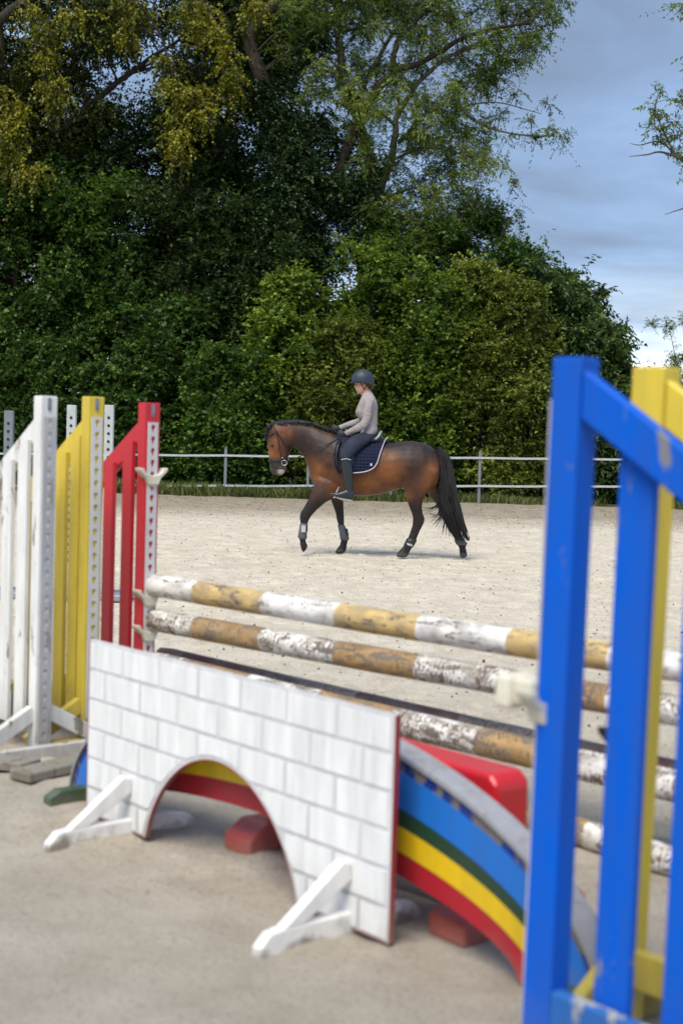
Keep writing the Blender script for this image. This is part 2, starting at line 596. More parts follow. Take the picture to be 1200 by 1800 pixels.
def sprays_to_mesh(name, P, D, L, m, leaf_l, leaf_w, tint, opp=False, droop=.15, curl=.22):
    """P, D: spray origins and unit directions (n,3); L lengths (n,); m leaves a spray"""
    n = len(P)
    COUNT.append(n * m)
    up = np.array([0, 0, 1.0])
    side = np.cross(D, up) + .35 * rng.normal(size=(n, 3))
    side /= np.linalg.norm(side, axis=1)[:, None] + 1e-9
    t = (np.arange(m) + .6) / m
    t = t[None, :, None] + .04 * rng.normal(size=(n, m, 1))
    sg = np.where((np.arange(m) % 2) == 0, 1.0, -1.0)[None, :, None]
    if opp:
        tt = ((np.arange(m) // 2) * 2 + 1.0) / m
        t = tt[None, :, None] + 0 * t
    base = P[:, None] + D[:, None] * (L[:, None, None] * t) - up * (droop * L[:, None, None] * t ** 2)
    ld = D[:, None] * .55 + side[:, None] * sg * .85 + rng.normal(size=(n, m, 3)) * .28 - up * droop
    ld /= np.linalg.norm(ld, axis=2)[..., None]
    nr = np.cross(ld, np.cross(up + .55 * rng.normal(size=(n, m, 3)), ld))
    nr /= np.linalg.norm(nr, axis=2)[..., None] + 1e-9
    sv = np.cross(ld, nr)
    ll = leaf_l * (.45 + .85 * rng.random((n, m, 1)))
    ww = leaf_w * ll / leaf_l
    v0 = base
    v1 = base + ld * ll * .45 + sv * ww * .5 + nr * ww * curl
    v2 = base + ld * ll - nr * ll * .12
    v3 = base + ld * ll * .45 - sv * ww * .5 + nr * ww * curl
    V = np.stack([v0, v1, v2, v3], 2).reshape(-1, 3)
    k = n * m
    b = (np.arange(k) * 4)[:, None]
    Fc = np.concatenate([b + [0, 1, 2], b + [0, 2, 3]], 1).reshape(-1, 3)
    me = np_mesh(name, V, Fc)
    tn = np.clip(np.repeat(tint, m) + .21 * rng.normal(size=k), 0, 1)
    at = me.attributes.new('tint', 'FLOAT', 'POINT')
    at.data.foreach_set('value', np.repeat(tn, 4).astype(np.float32))
    return me


DM = 1.35
KINDS = {  # leaf length, width, spray length, leaves, opposite, droop, material
    'hazel': (.125, .105, .50, 9, False, .15, 'leaf_hazel'),
    'olive': (.115, .075, .55, 11, False, .2, 'leaf_olive'),
    'green': (.13, .10, .50, 9, False, .15, 'leaf_green'),
    'chestnut': (.19, .085, .5, 10, False, .45, 'leaf_chestnut'),
    'dark': (.12, .09, .5, 11, False, .2, 'leaf_dark'),
    'ivy': (.085, .08, .35, 10, False, .3, 'leaf_ivy'),
    'ash': (.115, .04, .34, 12, True, .35, 'leaf_ash'),
    'maple': (.10, .085, .45, 12, False, .5, 'leaf_maple'),
    'yellow': (.10, .085, .42, 13, False, .6, 'leaf_yellow'),
}


def plant(name, label, cat, kind, blobs, stems, bark='bark_dark', group=None, dens=60, dr=(0, 0, .2), grad=0.0, twig=6):
    """blobs: list of (centre, radius, tint); stems: list of (points, radii) from the root up"""
    root = stems[0][0][0]
    t = empty(name, (root[0], root[1], 0))
    tag(t, label, cat, group)
    base = Vector((root[0], root[1], 0))
    mb = MB()
    allp = []
    for pts, (r0, r1) in stems:
        c = bez([Vector(p) - base for p in pts], max(8, len(pts) * 4))
        n = len(c)
        rr = [r0 + (r1 - r0) * i / (n - 1) for i in range(n)]
        c = [p + Vector((math.sin(i * 1.9), math.cos(i * 1.3), 0)) * min(rr[i], .12) * .35 for i, p in enumerate(c)]
        mb.tube(c, rr, 8 if r0 > .08 else 5)
        allp += [(p, r) for p, r in zip(c, rr)]
    AP = np.array([p[:] for p, r in allp]); AR = np.array([r for p, r in allp])
    Ps, Ds, Ls, Ts = [], [], [], []
    ll, lw, sl, m, opp, droop, mat = KINDS[kind]
    for c, r, tint in blobs:
        c = np.array(c, float) - np.array(base)
        d = np.linalg.norm((AP - c) * np.array([1, 1, 1.0]), axis=1) + np.where(AP[:, 2] > c[2], .8, 0)
        k = int(d.argmin())
        if d[k] > .15:
            a = Vector(AP[k]); b = Vector(c)
            mid = (a + b) / 2 + Vector((0, 0, .12 * (b - a).length)) + Vector(rng.normal(size=3) * .06 * (b - a).length)
            r0 = min(AR[k] * .6, .018 + .018 * (b - a).length)
            mb.tube(bez([a, mid, b], 6), [r0 + (.006 - r0) * i / 6 for i in range(7)], 4, cap=False)
        for q in range(twig):
            dv_ = rng.normal(size=3); dv_ /= np.linalg.norm(dv_)
            e_ = c + dv_ * r * .95
            mb.tube([Vector(c), Vector((c + e_) / 2 + rng.normal(size=3) * r * .1), Vector(e_)], [.010, .007, .003], 3, cap=False)
        n = max(5, int(dens * r * r * 2.2 * DM))
        dv_ = rng.normal(size=(n, 3)); dv_ /= np.linalg.norm(dv_, axis=1)[:, None]
        rad = r * rng.random((n, 1)) ** (1 / 1.7) * (1 + .22 * rng.normal(size=(n, 1)))
        p = c + dv_ * rad * (.75 + .65 * rng.random(3)) * np.array([1.05, 1.0, .9])
        dd = dv_ * .9 + rng.normal(size=(n, 3)) * .55 + np.array(dr)
        dd /= np.linalg.norm(dd, axis=1)[:, None]
        Ps.append(p - dd * sl * .35); Ds.append(dd)
        Ls.append(sl * (.5 + .9 * rng.random(n)) * np.where(rng.random(n) < .07, 2.1, 1.0))
        tt = tint + grad * dv_[:, 2] + .10 * rng.normal(size=n)  # top light painted into the tint: upper sprays of each clump lighter
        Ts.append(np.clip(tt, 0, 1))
    mb.build('trunk', MAT[bark], t, smooth=True)
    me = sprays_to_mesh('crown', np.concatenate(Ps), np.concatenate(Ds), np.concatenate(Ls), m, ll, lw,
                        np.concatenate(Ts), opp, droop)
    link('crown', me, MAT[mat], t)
    return t


def inpoly(x, y, poly):
    c = False
    j = len(poly) - 1
    for i in range(len(poly)):
        xi, yi = poly[i]; xj, yj = poly[j]
        if (yi > y) != (yj > y) and x < (xj - xi) * (y - yi) / (yj - yi) + xi: c = not c
        j = i
    return c


def fill(poly, Y0, Y1, n, r0, r1, t0, t1, sep_=.42):
    n = int(n * 1.9)
    xs_ = [p[0] for p in poly]; ys_ = [p[1] for p in poly]
    o = []
    tries = 0
    while len(o) < n and tries < n * 40:
        tries += 1
        x = random.uniform(min(xs_), max(xs_)); y = random.uniform(min(ys_), max(ys_))
        if not inpoly(x, y, poly): continue
        Y = random.uniform(Y0, Y1)
        p = W(x, y, Y); r = random.uniform(r0, r1)
        if any((p - q[0]).length < sep_ * (r + q[1]) * .7 for q in o): continue
        o.append((p, r, random.uniform(t0, t1)))
    return o


def shrub(px, top, Y, rx, kind, label, t0, t1, bark='bark_dark', nb=66, dens=95, topw=.45, name='hazel_shrub', group='shrubs of the tall hedge behind the fence'):
    T = W(px, top, Y)
    H = T.z
    x0 = T.x
    bl = []
    for i in range(nb):
        f = ((i + random.random()) / nb)
        z = .35 + f * (H - .75)
        prof = (1 - .12 * f) if f < .6 else (.93 - (f - .6) / .4 * (.93 - topw))
        ang = random.uniform(0, 2 * math.pi)
        rr = rx * prof * random.uniform(.35, 1)
        r = random.uniform(.26, .64) * (.75 if f > .85 else 1)
        bl.append(((x0 + rr * math.cos(ang), Y + rr * .75 * math.sin(ang), z), r, random.uniform(t0, t1)))
    for k in range(7):
        bl.append(((x0 + random.uniform(-.9, .9) * rx, Y + random.uniform(-.6, .3), H - random.uniform(.1, .9)), random.uniform(.16, .3), random.uniform(t0, t1)))
    for k in range(3):
        bl.append(((x0 + random.uniform(-.3, .3) * rx, Y + random.uniform(-.3, .3), H - .3 - .15 * k), .36, random.uniform(t0, t1)))
    st = []
    for k in range(5):
        a = k * 1.3 + random.random()
        bx, by = x0 + .15 * math.cos(a), Y + .15 * math.sin(a)
        st.append(([(bx if k else x0, by if k else Y, -.1), (x0 + .5 * rx * math.cos(a) * .5, Y + .3 * math.sin(a), H * .45), (x0 + .6 * rx * math.cos(a), Y + .5 * math.sin(a), H * .88)], (.055, .012)))
    return plant(name, label, 'shrub', kind, bl, st, bark, group, dens=dens, grad=.2)


# hedge row behind the fence, left to right
shrub(-60, 560, 42.6, 1.7, 'green', 'dark green rounded shrub cut by the left picture edge', .1, .5)
shrub(70, 590, 42.0, 1.5, 'green', 'deep green hedge shrub rising behind the white jump wing', .15, .55)
shrub(185, 640, 41.4, 1.25, 'green', 'lower mid green shrub behind the yellow jump wing', .2, .7)
shrub(300, 520, 42.2, 1.5, 'green', 'tall blue-green hedge shrub above the red jump wing', .15, .6)
shrub(400, 610, 41.3, 1.2, 'green', 'bright green shrub in front of the horse’s nose, over the fence', .3, .9)
shrub(505, 478, 42.0, 1.35, 'hazel', 'yellow-green hazel shrub rising above the horse’s neck', .35, .95)
shrub(600, 560, 41.4, 1.15, 'olive', 'dull brownish-olive shrub just left behind the rider', .2, .7)
shrub(665, 425, 42.2, 1.45, 'hazel', 'tall pointed hazel shrub directly above the rider’s helmet', .3, .85)
shrub(760, 470, 41.8, 1.4, 'hazel', 'broad yellowing hazel shrub above the horse’s rump', .35, .95)
shrub(850, 455, 42.3, 1.45, 'olive', 'olive shrub with small leaves behind the horse’s tail', .3, .85)
shrub(925, 500, 42.0, 1.2, 'olive', 'olive green shrub at the right end of the dense hedge', .25, .75)
shrub(985, 470, 44.2, 1.5, 'chestnut', 'large-leaved dark tree behind the blue jump wing post', .1, .55, name='broadleaf_tree', group='shrubs of the tall hedge behind the fence', nb=66, dens=85)
shrub(1045, 560, 43.0, 1.25, 'chestnut', 'large-leaved shrub sloping down beside the blue post top', .25, .8, nb=60, dens=85)
shrub(1090, 700, 42.6, .9, 'chestnut', 'lowest large-leaved shrub behind the gap in the blue wing', .2, .6, nb=40, dens=85)
shrub(1165, 790, 42.4, .95, 'green', 'low dark green shrub seen between the blue slats at right', .15, .5, nb=20)
shrub(1160, 650, 62, 2.0, 'olive', 'distant pale bush over the yellow wing post at right', .4, .9, nb=26, group='bushes far off at the right')
shrub(1235, 545, 60, 2.4, 'ash', 'distant taller bush at the right picture edge', .3, .8, nb=34, group='bushes far off at the right')

# tall trees behind the hedge
# maple with yellowing hanging branches, top left
bl = fill([(-90, -120), (420, -120), (430, 60), (380, 160), (250, 110), (170, 230), (100, 300), (-90, 330)], 43.5, 46.5, 68, .55, .95, .05, .5)
root = W(-20, 780, 45); root.z = -.2
stems = [([root, W(20, 500, 45), W(35, 300, 44.8), W(10, 150, 44.5), W(-20, -60, 44)], (.34, .14)),
         ([W(35, 300, 44.8), W(140, 200, 44.5), W(240, 120, 44.2), W(330, 60, 44)], (.16, .04)),
         ([W(20, 190, 44.6), W(-30, 90, 44), W(-80, 30, 44)], (.10, .03)),
         ([W(30, 260, 44.6), W(60, 120, 44), W(150, 10, 44), W(260, -60, 44)], (.13, .03))]
plant('maple_tree', 'big maple with olive foliage filling the top left corner', 'tree', 'maple', bl, stems, dens=50, dr=(0, 0, -.35), grad=.15)
# yellow hanging boughs of the nearer maple
bl = []
for px_, pts in ((0, [(30, 190), (20, 240), (30, 285), (55, 300)]), (0, [(75, 100), (90, 150), (100, 185), (75, 60)]),
                 (0, [(10, 220), (8, 265), (-10, 160)]),
                 (0, [(290, 110), (300, 150), (330, 165), (345, 205), (310, 205), (320, 245), (318, 275), (350, 160), (365, 185)]),
                 (0, [(360, 20), (385, 60), (400, 100), (410, 135), (395, 160), (350, 50), (330, 10)]),
                 (0, [(130, 30), (60, 20), (200, 0), (250, 20), (110, 150)]), (0, [(455, 10), (230, 60)])):
    for (a, b) in pts:
        bl.append((W(a + random.uniform(-8, 8), b, 42.6 + random.uniform(-.3, .3)), random.uniform(.34, .48), random.uniform(.35, .85)))
root = W(-140, 790, 43.2); root.z = -.2
stems = [([root, W(-110, 400, 43.2), W(-60, 130, 43), W(60, -10, 42.8), W(200, -30, 42.8), (W(330, -30, 42.6))], (.28, .05)),
         ([W(200, -30, 42.8), W(270, 40, 42.6), W(300, 120, 42.6), W(325, 230, 42.6)], (.05, .012)),
         ([W(300, -30, 42.6), W(370, 20, 42.6), W(400, 120, 42.6)], (.04, .012)),
         ([W(30, -20, 42.8), W(70, 60, 42.6), W(85, 150, 42.6)], (.05, .012)),
         ([W(-60, 130, 43), W(0, 180, 42.6), W(35, 280, 42.6)], (.06, .012))]
plant('maple_tree', 'nearer maple whose hanging boughs have turned golden yellow', 'tree', 'yellow', bl, stems, dens=78, dr=(.05, -.1, -.75), grad=.2)

# dark dense tree behind, left half
bl = fill([(-90, 250), (60, 300), (160, 220), (300, 180), (420, 260), (500, 420), (500, 560), (-90, 640)], 44, 47.5, 70, .6, 1.0, .0, .45)
root = W(215, 800, 46); root.z = -.2
stems = [([root, W(215, 620, 46), W(180, 480, 46), W(130, 350, 46), W(60, 250, 46)], (.22, .08)),
         ([W(212, 600, 46), W(300, 420, 46), W(330, 250, 46)], (.16, .05))]
plant('dark_tree', 'dark green dense tree behind the left half of the hedge', 'tree', 'dark', bl, stems, dens=50, grad=.1)
bl = fill([(-90, 540), (480, 540), (480, 780), (-90, 780)], 44.3, 46.5, 30, .6, .9, .0, .3)
root = W(90, 850, 45); root.z = -.2
stems = [([root, W(100, 700, 45), W(110, 560, 45)], (.12, .05))]
plant('understorey_tree', 'shaded low tree behind the lower left hedge', 'tree', 'dark', bl, stems, dens=46)
bl = fill([(480, 540), (960, 540), (1010, 620), (1060, 800), (480, 800)], 44.5, 46.5, 30, .6, .9, .0, .35)
root = W(720, 850, 45.5); root.z = -.2
stems = [([root, W(720, 700, 45.5), W(700, 560, 45.5)], (.12, .05))]
plant('understorey_tree', 'shaded low tree behind the hedge to the right of the rider', 'tree', 'dark', bl, stems, dens=46)

# mid green trees that carry the foliage up from the hedge on the left
bl = fill([(-90, 300), (90, 290), (210, 330), (250, 420), (260, 600), (-90, 620)], 42.9, 44.3, 44, .4, .75, .2, .8)
root = W(10, 840, 43.8); root.z = -.2
stems = [([root, W(20, 600, 43.8), W(30, 450, 43.6), W(10, 330, 43.4)], (.12, .03)), ([W(22, 560, 43.8), W(110, 450, 43.6), W(150, 360, 43.5)], (.07, .02))]
plant('green_tree', 'mid green tree joining the hedge to the maple at the far left', 'tree', 'green', bl, stems, dens=70, dr=(0, -.1, -.3), grad=.15)
bl = fill([(230, 330), (330, 290), (450, 380), (560, 470), (600, 590), (230, 620)], 42.9, 44.2, 44, .4, .75, .15, .75)
root = W(380, 850, 43.6); root.z = -.2
stems = [([root, W(375, 640, 43.6), W(360, 480, 43.5), W(320, 350, 43.3)], (.12, .03)), ([W(370, 600, 43.6), W(450, 500, 43.4), W(520, 480, 43.4)], (.07, .02))]
plant('green_tree', 'leafy green tree above the red wing, below the ivy', 'tree', 'dark', bl, stems, dens=78, grad=.2)
bl = fill([(660, 400), (760, 400), (860, 390), (930, 430), (975, 500), (960, 560), (660, 560)], 43.3, 44.8, 34, .35, .62, .2, .75)
root = W(820, 850, 44); root.z = -.2
stems = [([root, W(815, 640, 44), W(800, 500, 44), W(760, 370, 44)], (.11, .03)), ([W(812, 600, 44), W(880, 500, 44), W(930, 450, 44)], (.06, .015))]
plant('green_tree', 'green tree filling the slope between the ash and the hedge at right', 'tree', 'green', bl, stems, dens=74, grad=.2)
bl = fill([(930, 450), (965, 455), (1010, 505), (1060, 570), (1100, 640), (1105, 700), (960, 700), (940, 560)], 42.6, 44.0, 26, .3, .55, .25, .8)
root = W(1010, 850, 43.4); root.z = -.2
stems = [([root, W(1010, 700, 43.4), W(990, 560, 43.4)], (.10, .03))]
plant('broadleaf_tree', 'large-leaved tree whose outline slopes down to the right beside the blue post', 'tree', 'chestnut', bl, stems, dens=62, grad=.25)

# middle upper dark tree
bl = fill([(380, -120), (520, -120), (560, 60), (520, 200), (430, 330), (330, 320), (250, 250), (330, 150)], 45.5, 48, 34, .55, .9, .1, .6)
root = W(400, 800, 47); root.z = -.2
stems = [([root, W(400, 560, 47), W(420, 350, 47), W(480, 200, 47), W(470, -60, 47)], (.2, .08)),
         ([W(420, 350, 47), W(360, 230, 47), W(340, 120, 47)], (.1, .03))]
plant('green_tree', 'mid green tree filling the gap above the dark tree', 'tree', 'green', bl, stems, dens=44)

# ivy-clad trunk
bl = fill([(470, 230), (560, 190), (600, 220), (650, 300), (640, 400), (600, 470), (470, 540), (420, 480), (430, 330)], 43.6, 45.2, 34, .5, .85, .1, .6, .45)
bl += fill([(430, 90), (560, 60), (560, 240), (440, 240)], 44, 45, 8, .45, .65, .1, .5)
root = W(540, 820, 44.5); root.z = -.2
stems = [([root, W(540, 600, 44.5), W(535, 400, 44.5), W(500, 240, 44.5), W(440, 80, 44.5), W(480, 10, 44.4), W(540, -70, 44.2)], (.34, .16)),
         ([W(535, 400, 44.5), W(600, 290, 44.3), W(635, 200, 44.2), W(690, 130, 44), W(740, 110, 44), W(830, 60, 43.8), W(930, 40, 43.6)], (.22, .035)),
         ([W(690, 130, 44), W(700, 70, 44), W(760, 10, 44), W(840, -60, 44)], (.10, .04))]
plant('ivy_clad_tree', 'dark ivy-clad tree in the middle with a bough sweeping to the right', 'tree', 'ivy', bl, stems, dens=85, dr=(0, -.2, -.2))

# the ash tree
air = [(560, -120), (980, -120), (985, 30), (930, 75), (870, 120), (880, 220), (850, 300), (880, 380), (900, 440), (800, 450), (660, 470), (640, 330), (600, 200), (520, 150), (470, 60)]
bl = fill(air, 43.2, 46, 126, .37, .64, .15, .85, .58)
for a, b in ((905, 165), (880, 200), (930, 210), (965, 225), (985, 238), (940, 240), (900, 235), (860, 215), (960, 180), (965, 10), (975, 40), (940, 60), (885, 90), (900, 60),
             (905, 320), (885, 290), (908, 370), (925, 110), (870, 140), (900, 420), (820, 170), (800, 195), (850, 250), (930, -10), (990, -40)):
    bl.append((W(a, b, 43.6 + random.uniform(-.5, .5)), random.uniform(.24, .36), random.uniform(.2, .7)))
for a, b in ((690, 160), (700, 190), (660, 200), (740, 210), (790, 155), (800, 170), (640, 190), (620, 150), (820, 270), (850, 280), (760, 330), (840, 300)):
    bl.append((W(a, b, 42.9 + random.uniform(-.3, .3)), random.uniform(.38, .5), random.uniform(.7, 1)))
root = W(650, 830, 44.8); root.z = -.2
stems = [([root, W(640, 600, 44.8), W(640, 450, 44.8), W(655, 370, 44.8), W(648, 270, 44.8), W(600, 120, 44.8), W(590, -80, 44.8)], (.26, .10)),
         ([W(650, 390, 44.8), W(690, 270, 44.6), W(700, 200, 44.5), W(760, 120, 44.2), W(850, 70, 44), W(960, 20, 43.8)], (.13, .025)),
         ([W(700, 250, 44.6), W(780, 180, 44.2), W(840, 215, 44), W(900, 235, 43.8), W(990, 240, 43.6)], (.08, .012)),
         ([W(655, 360, 44.8), W(740, 330, 44.5), W(800, 390, 44.2), W(880, 420, 44)], (.06, .015)),
         ([W(690, 280, 44.7), W(760, 260, 44.5), W(870, 290, 44.2)], (.06, .015)),
         ([W(625, 180, 44.8), W(690, 60, 44.5), W(800, -60, 44.4)], (.09, .03)),
         ([W(800, 190, 44.1), W(870, 180, 43.9), W(950, 200, 43.7)], (.035, .010))]
plant('ash_tree', 'tall ash tree with feathery light foliage reaching over the sky', 'tree', 'ash', bl, stems, 'bark_grey', dens=60, dr=(.1, -.1, -.15), grad=.1, twig=8)
# slender second trunk behind
bl = fill([(430, -120), (560, -120), (540, 130), (460, 150)], 46.5, 48, 14, .4, .6, .2, .7)
root = W(470, 820, 47); root.z = -.2
stems = [([root, W(475, 400, 47), W(482, 230, 47), W(478, 140, 47), W(460, 30, 47), W(450, -70, 47)], (.14, .06)),
         ([W(482, 240, 47), W(455, 215, 47), W(440, 190, 47)], (.035, .012))]
plant('ash_tree', 'slender grey ash trunk seen through the gap left of the ivy', 'tree', 'ash', bl, stems, 'bark_grey', dens=50)

# right-edge tree
bl = []
for a, b, r in ((1163, 160, .22), (1150, 190, .26), (1155, 225, .26), (1165, 250, .22), (1185, 240, .3), (1195, 275, .3), (1180, 215, .26), (1205, 180, .4), (1215, 230, .4), (1160, 200, .2), (1230, 120, .6), (1260, 180, .7), (1200, 15, .3), (1250, 40, .6),
                 (1300, 100, .8), (1290, 250, .7), (1250, 300, .5)):
    bl.append((W(a, b, 36 + random.uniform(-.2, .2)), r, random.uniform(.3, .8)))
root = W(1290, 800, 36); root.z = -.2
stems = [([root, W(1285, 500, 36), W(1270, 300, 36), W(1275, 120, 36), W(1265, 0, 36)], (.2, .08)),
         ([W(1272, 330, 36), W(1215, 290, 36), W(1165, 268, 36), W(1135, 272, 36), W(1105, 275, 36)], (.05, .008)),
         ([W(1200, 285, 36), W(1160, 250, 36), W(1125, 255, 36), W(1106, 252, 36)], (.03, .006)),
         ([W(1190, 280, 36), W(1165, 230, 36), W(1150, 190, 36), W(1162, 155, 36)], (.03, .006)),
         ([W(1280, 350, 36), W(1220, 360, 36), W(1195, 368, 36), W(1168, 377, 36)], (.04, .008)),
         ([W(1275, 100, 36), W(1220, 60, 36), W(1195, 30, 36)], (.04, .008))]
plant('ash_tree', 'tree mostly outside the right edge whose thin branches reach into the sky', 'tree', 'ash', bl, stems, 'bark_grey', dens=60, dr=(-.2, 0, .1), twig=4)

# grass verge
N = 26000
gx = rng.random(N) * 26 - 12.5
gy = 38.6 + rng.random(N) ** 1.3 * 2.4
keep = vnoise(gx, gy, .9, 21) + .5 > np.where(gx < 1.5, .2, .5) + .25 * rng.random(N)
gx, gy = gx[keep], gy[keep]
N = len(gx)
hgt = (.06 + .22 * rng.random(N)) * (0.6 + .9 * (vnoise(gx, gy, .5, 22) + .5))
hgt *= np.where(gx < 1.5, 1.15, .75)
aa = rng.random(N) * 6.28
wd = .012 + .012 * rng.random(N)
bx, by = np.cos(aa) * wd, np.sin(aa) * wd
lx, ly = rng.normal(size=N) * .35 * hgt, rng.normal(size=N) * .35 * hgt
z0 = np.full(N, -.04)
gv = np.stack([np.stack([gx - bx, gy - by, z0], 1), np.stack([gx + bx, gy + by, z0], 1),
               np.stack([gx + lx * .4 + bx * .7, gy + ly * .4 + by * .7, hgt * .6], 1), np.stack([gx + lx, gy + ly, hgt], 1)], 1).reshape(-1, 3)
b = (np.arange(N) * 4)[:, None]
gf = np.concatenate([b + [0, 1, 2], b + [0, 2, 3]], 1).reshape(-1, 3)
me = np_mesh('grass_verge', gv, gf)
at = me.attributes.new('tint', 'FLOAT', 'POINT')
at.data.foreach_set('value', np.repeat(np.clip(.5 + vnoise(gx, gy, 1.2, 23) * .7 + .2 * rng.normal(size=N), 0, 1), 4).astype(np.float32))
tag(link('grass_verge', me, MAT['grass']), kind='stuff', label='rough grass along the foot of the white fence', cat='grass')
g = MB().add([(-25, 38.7, -.03), (25, 38.7, -.03), (25, 41.5, -.02), (-25, 41.5, -.02)], [(0, 1, 2, 3)])
tag(g.build('verge_soil', plain('verge_soil', (.09, .085, .04), .95, .1, 0, .3)), kind='structure', label='earth strip under the fence')

# ------------------------------------------------------------------ arena fence
fy = 38.9
f0 = W(-52, 870, fy)
fence = empty('arena_fence', (f0.x, fy, 0))
tag(fence, 'long white two-rail fence with grey posts in front of the hedge', 'fence')
post_px = [-52, 98, 247, 396, 541, 687, 842, 997, 1150, 1300]
tops = []
for i, p in enumerate(post_px):
    x = W(p, 840, fy).x - f0.x
    zt = W(p, 788 + (p - 396) * .0145, fy).z
    tops.append((x, zt))
    m = MB().box((x, 0, zt / 2 - .05), (.075, .075, zt + .1))
    m.box((x, 0, zt + .012), (.09, .09, .02))
    m.build('post', MAT['galv'], fence, bevel=.006)
for i in range(len(post_px) - 1):
    for k, (yl, sl_) in enumerate(((800.5, .0095), (853.5, .0015))):
        a = W(post_px[i], yl + (post_px[i] - 396) * sl_, fy).z
        b = W(post_px[i + 1], yl + (post_px[i + 1] - 396) * sl_, fy).z
        x0, x1 = tops[i][0] + .002, tops[i + 1][0] - .002
        sag = .012
        m = MB()
        yo = -.055
        pts = [(x0, a), ((x0 + x1) / 2, (a + b) / 2 - sag), (x1, b)]
        for (xa, za), (xb, zb) in zip(pts[:-1], pts[1:]):
            m.beam((xa, yo, za), (xb, yo, zb), .03, .055)
        m.build('rail', MAT['rail_white'], fence)

# metal uprights of the jumps stored beyond the left wings
for (px_, top_, bot, lab) in ((17, 722, 900, 'thin grey perforated metal upright behind the white wing rail, at the left edge'),
                              (127, 712, 930, 'pale metal upright mostly hidden behind the yellow wing post'),
                              (193, 712, 930, 'pale perforated metal upright between the yellow and red wings')):
    Yp = 13.5
    T = W(px_, top_, Yp)
    root = empty('metal_upright', (T.x, Yp, 0)); tag(root, lab, 'jump upright', 'perforated metal uprights behind the left wings')
    m = MB().box((0, 0, T.z / 2), (.085, .06, T.z))
    m.build('post', MAT['galv' if px_ < 100 else 'rail_white'], root, bevel=.004)
    h = MB()
    zz = T.z - .12
    while zz > .3:
        h.tube([(0, -.034, zz), (0, -.029, zz)], .014, 8)
        zz -= .075
    h.build('hole', MAT['black_plastic'], root)['kind'] = 'stuff'
    MB().box((0, 0, .03), (.5, .5, .06)).build('base', MAT['steel'], root, bevel=.01)

# ------------------------------------------------------------------ jump wings


def keyhole_track(n, pitch=.06, wdt=.060):
    """strip in the local (y, z) plane with real keyhole openings; thickness along x"""
    m = MB()
    K = 12
    for i in range(n):
        zc_ = (i + .5) * pitch
        outer, inner = [], []
        for k in range(K):
            a = 2 * math.pi * k / K + math.pi / K
            ca_, sa_ = math.cos(a), math.sin(a)
            s_ = 1 / max(abs(ca_) / (wdt / 2), abs(sa_) / (pitch / 2))
            outer.append((ca_ * s_, zc_ + sa_ * s_))
            if sa_ > -.4: r_ = .0125; iy, iz = ca_ * r_, sa_ * r_ + .006
            else: iy, iz = (.0055 if ca_ > 0 else -.0055), sa_ * .020
            inner.append((iy, zc_ + iz))
        # square up the cell corners
        for k in range(K):
            y, z = outer[k]
            if abs(abs(y) - wdt / 2) < .006 and abs(abs(z - zc_) - pitch / 2) < .012 and abs(abs(math.cos(2 * math.pi * k / K + math.pi / K))) > .5:
                outer[k] = (math.copysign(wdt / 2, y), z)
        vs = [(0, y, z) for y, z in outer] + [(0, y, z) for y, z in inner] + [(.006, y, z) for y, z in inner]
        fs = [(k, (k + 1) % K, K + (k + 1) % K, K + k) for k in range(K)] + \
             [(K + k, K + (k + 1) % K, 2 * K + (k + 1) % K, 2 * K + k) for k in range(K)]
        m.add(vs, fs)
    H = n * pitch
    m.add([(0, -wdt / 2, 0), (0, -wdt / 2, H), (.006, -wdt / 2, H), (.006, -wdt / 2, 0),
           (0, wdt / 2, 0), (0, wdt / 2, H), (.006, wdt / 2, H), (.006, wdt / 2, 0)],
          [(0, 1, 2, 3), (4, 5, 6, 7), (0, 3, 7, 4), (1, 2, 6, 5)])
    return m


def cup(root, z, mat, face=-1, y=0.0):
    """pole cup hooked to the track: back plate and a curved cradle"""
    m = MB()
    poly = [(.058 * math.cos(math.pi * (1 + k / 10)), .048 + .036 * math.sin(math.pi * (1 + k / 10))) for k in range(11)]
    poly += [(.088, .052), (.084, .034), (.045, .000), (.030, -.035), (-.030, -.035), (-.045, .000), (-.084, .034), (-.088, .052)]
    m.prism([(a, b_ - .02) for a, b_ in poly], (face * .010, y, z), (0, 1, 0), (0, 0, 1), (face, 0, 0), .05)
    o = m.build('cup', mat, root, smooth=False, bevel=.004)
    n_ = MB().box((face * .008, y, z - .005), (.014, .042, .12)).box((face * .03, y, z - .05), (.045, .03, .03))
    n_.build('cup_bracket', mat, o, bevel=.004)
    return o


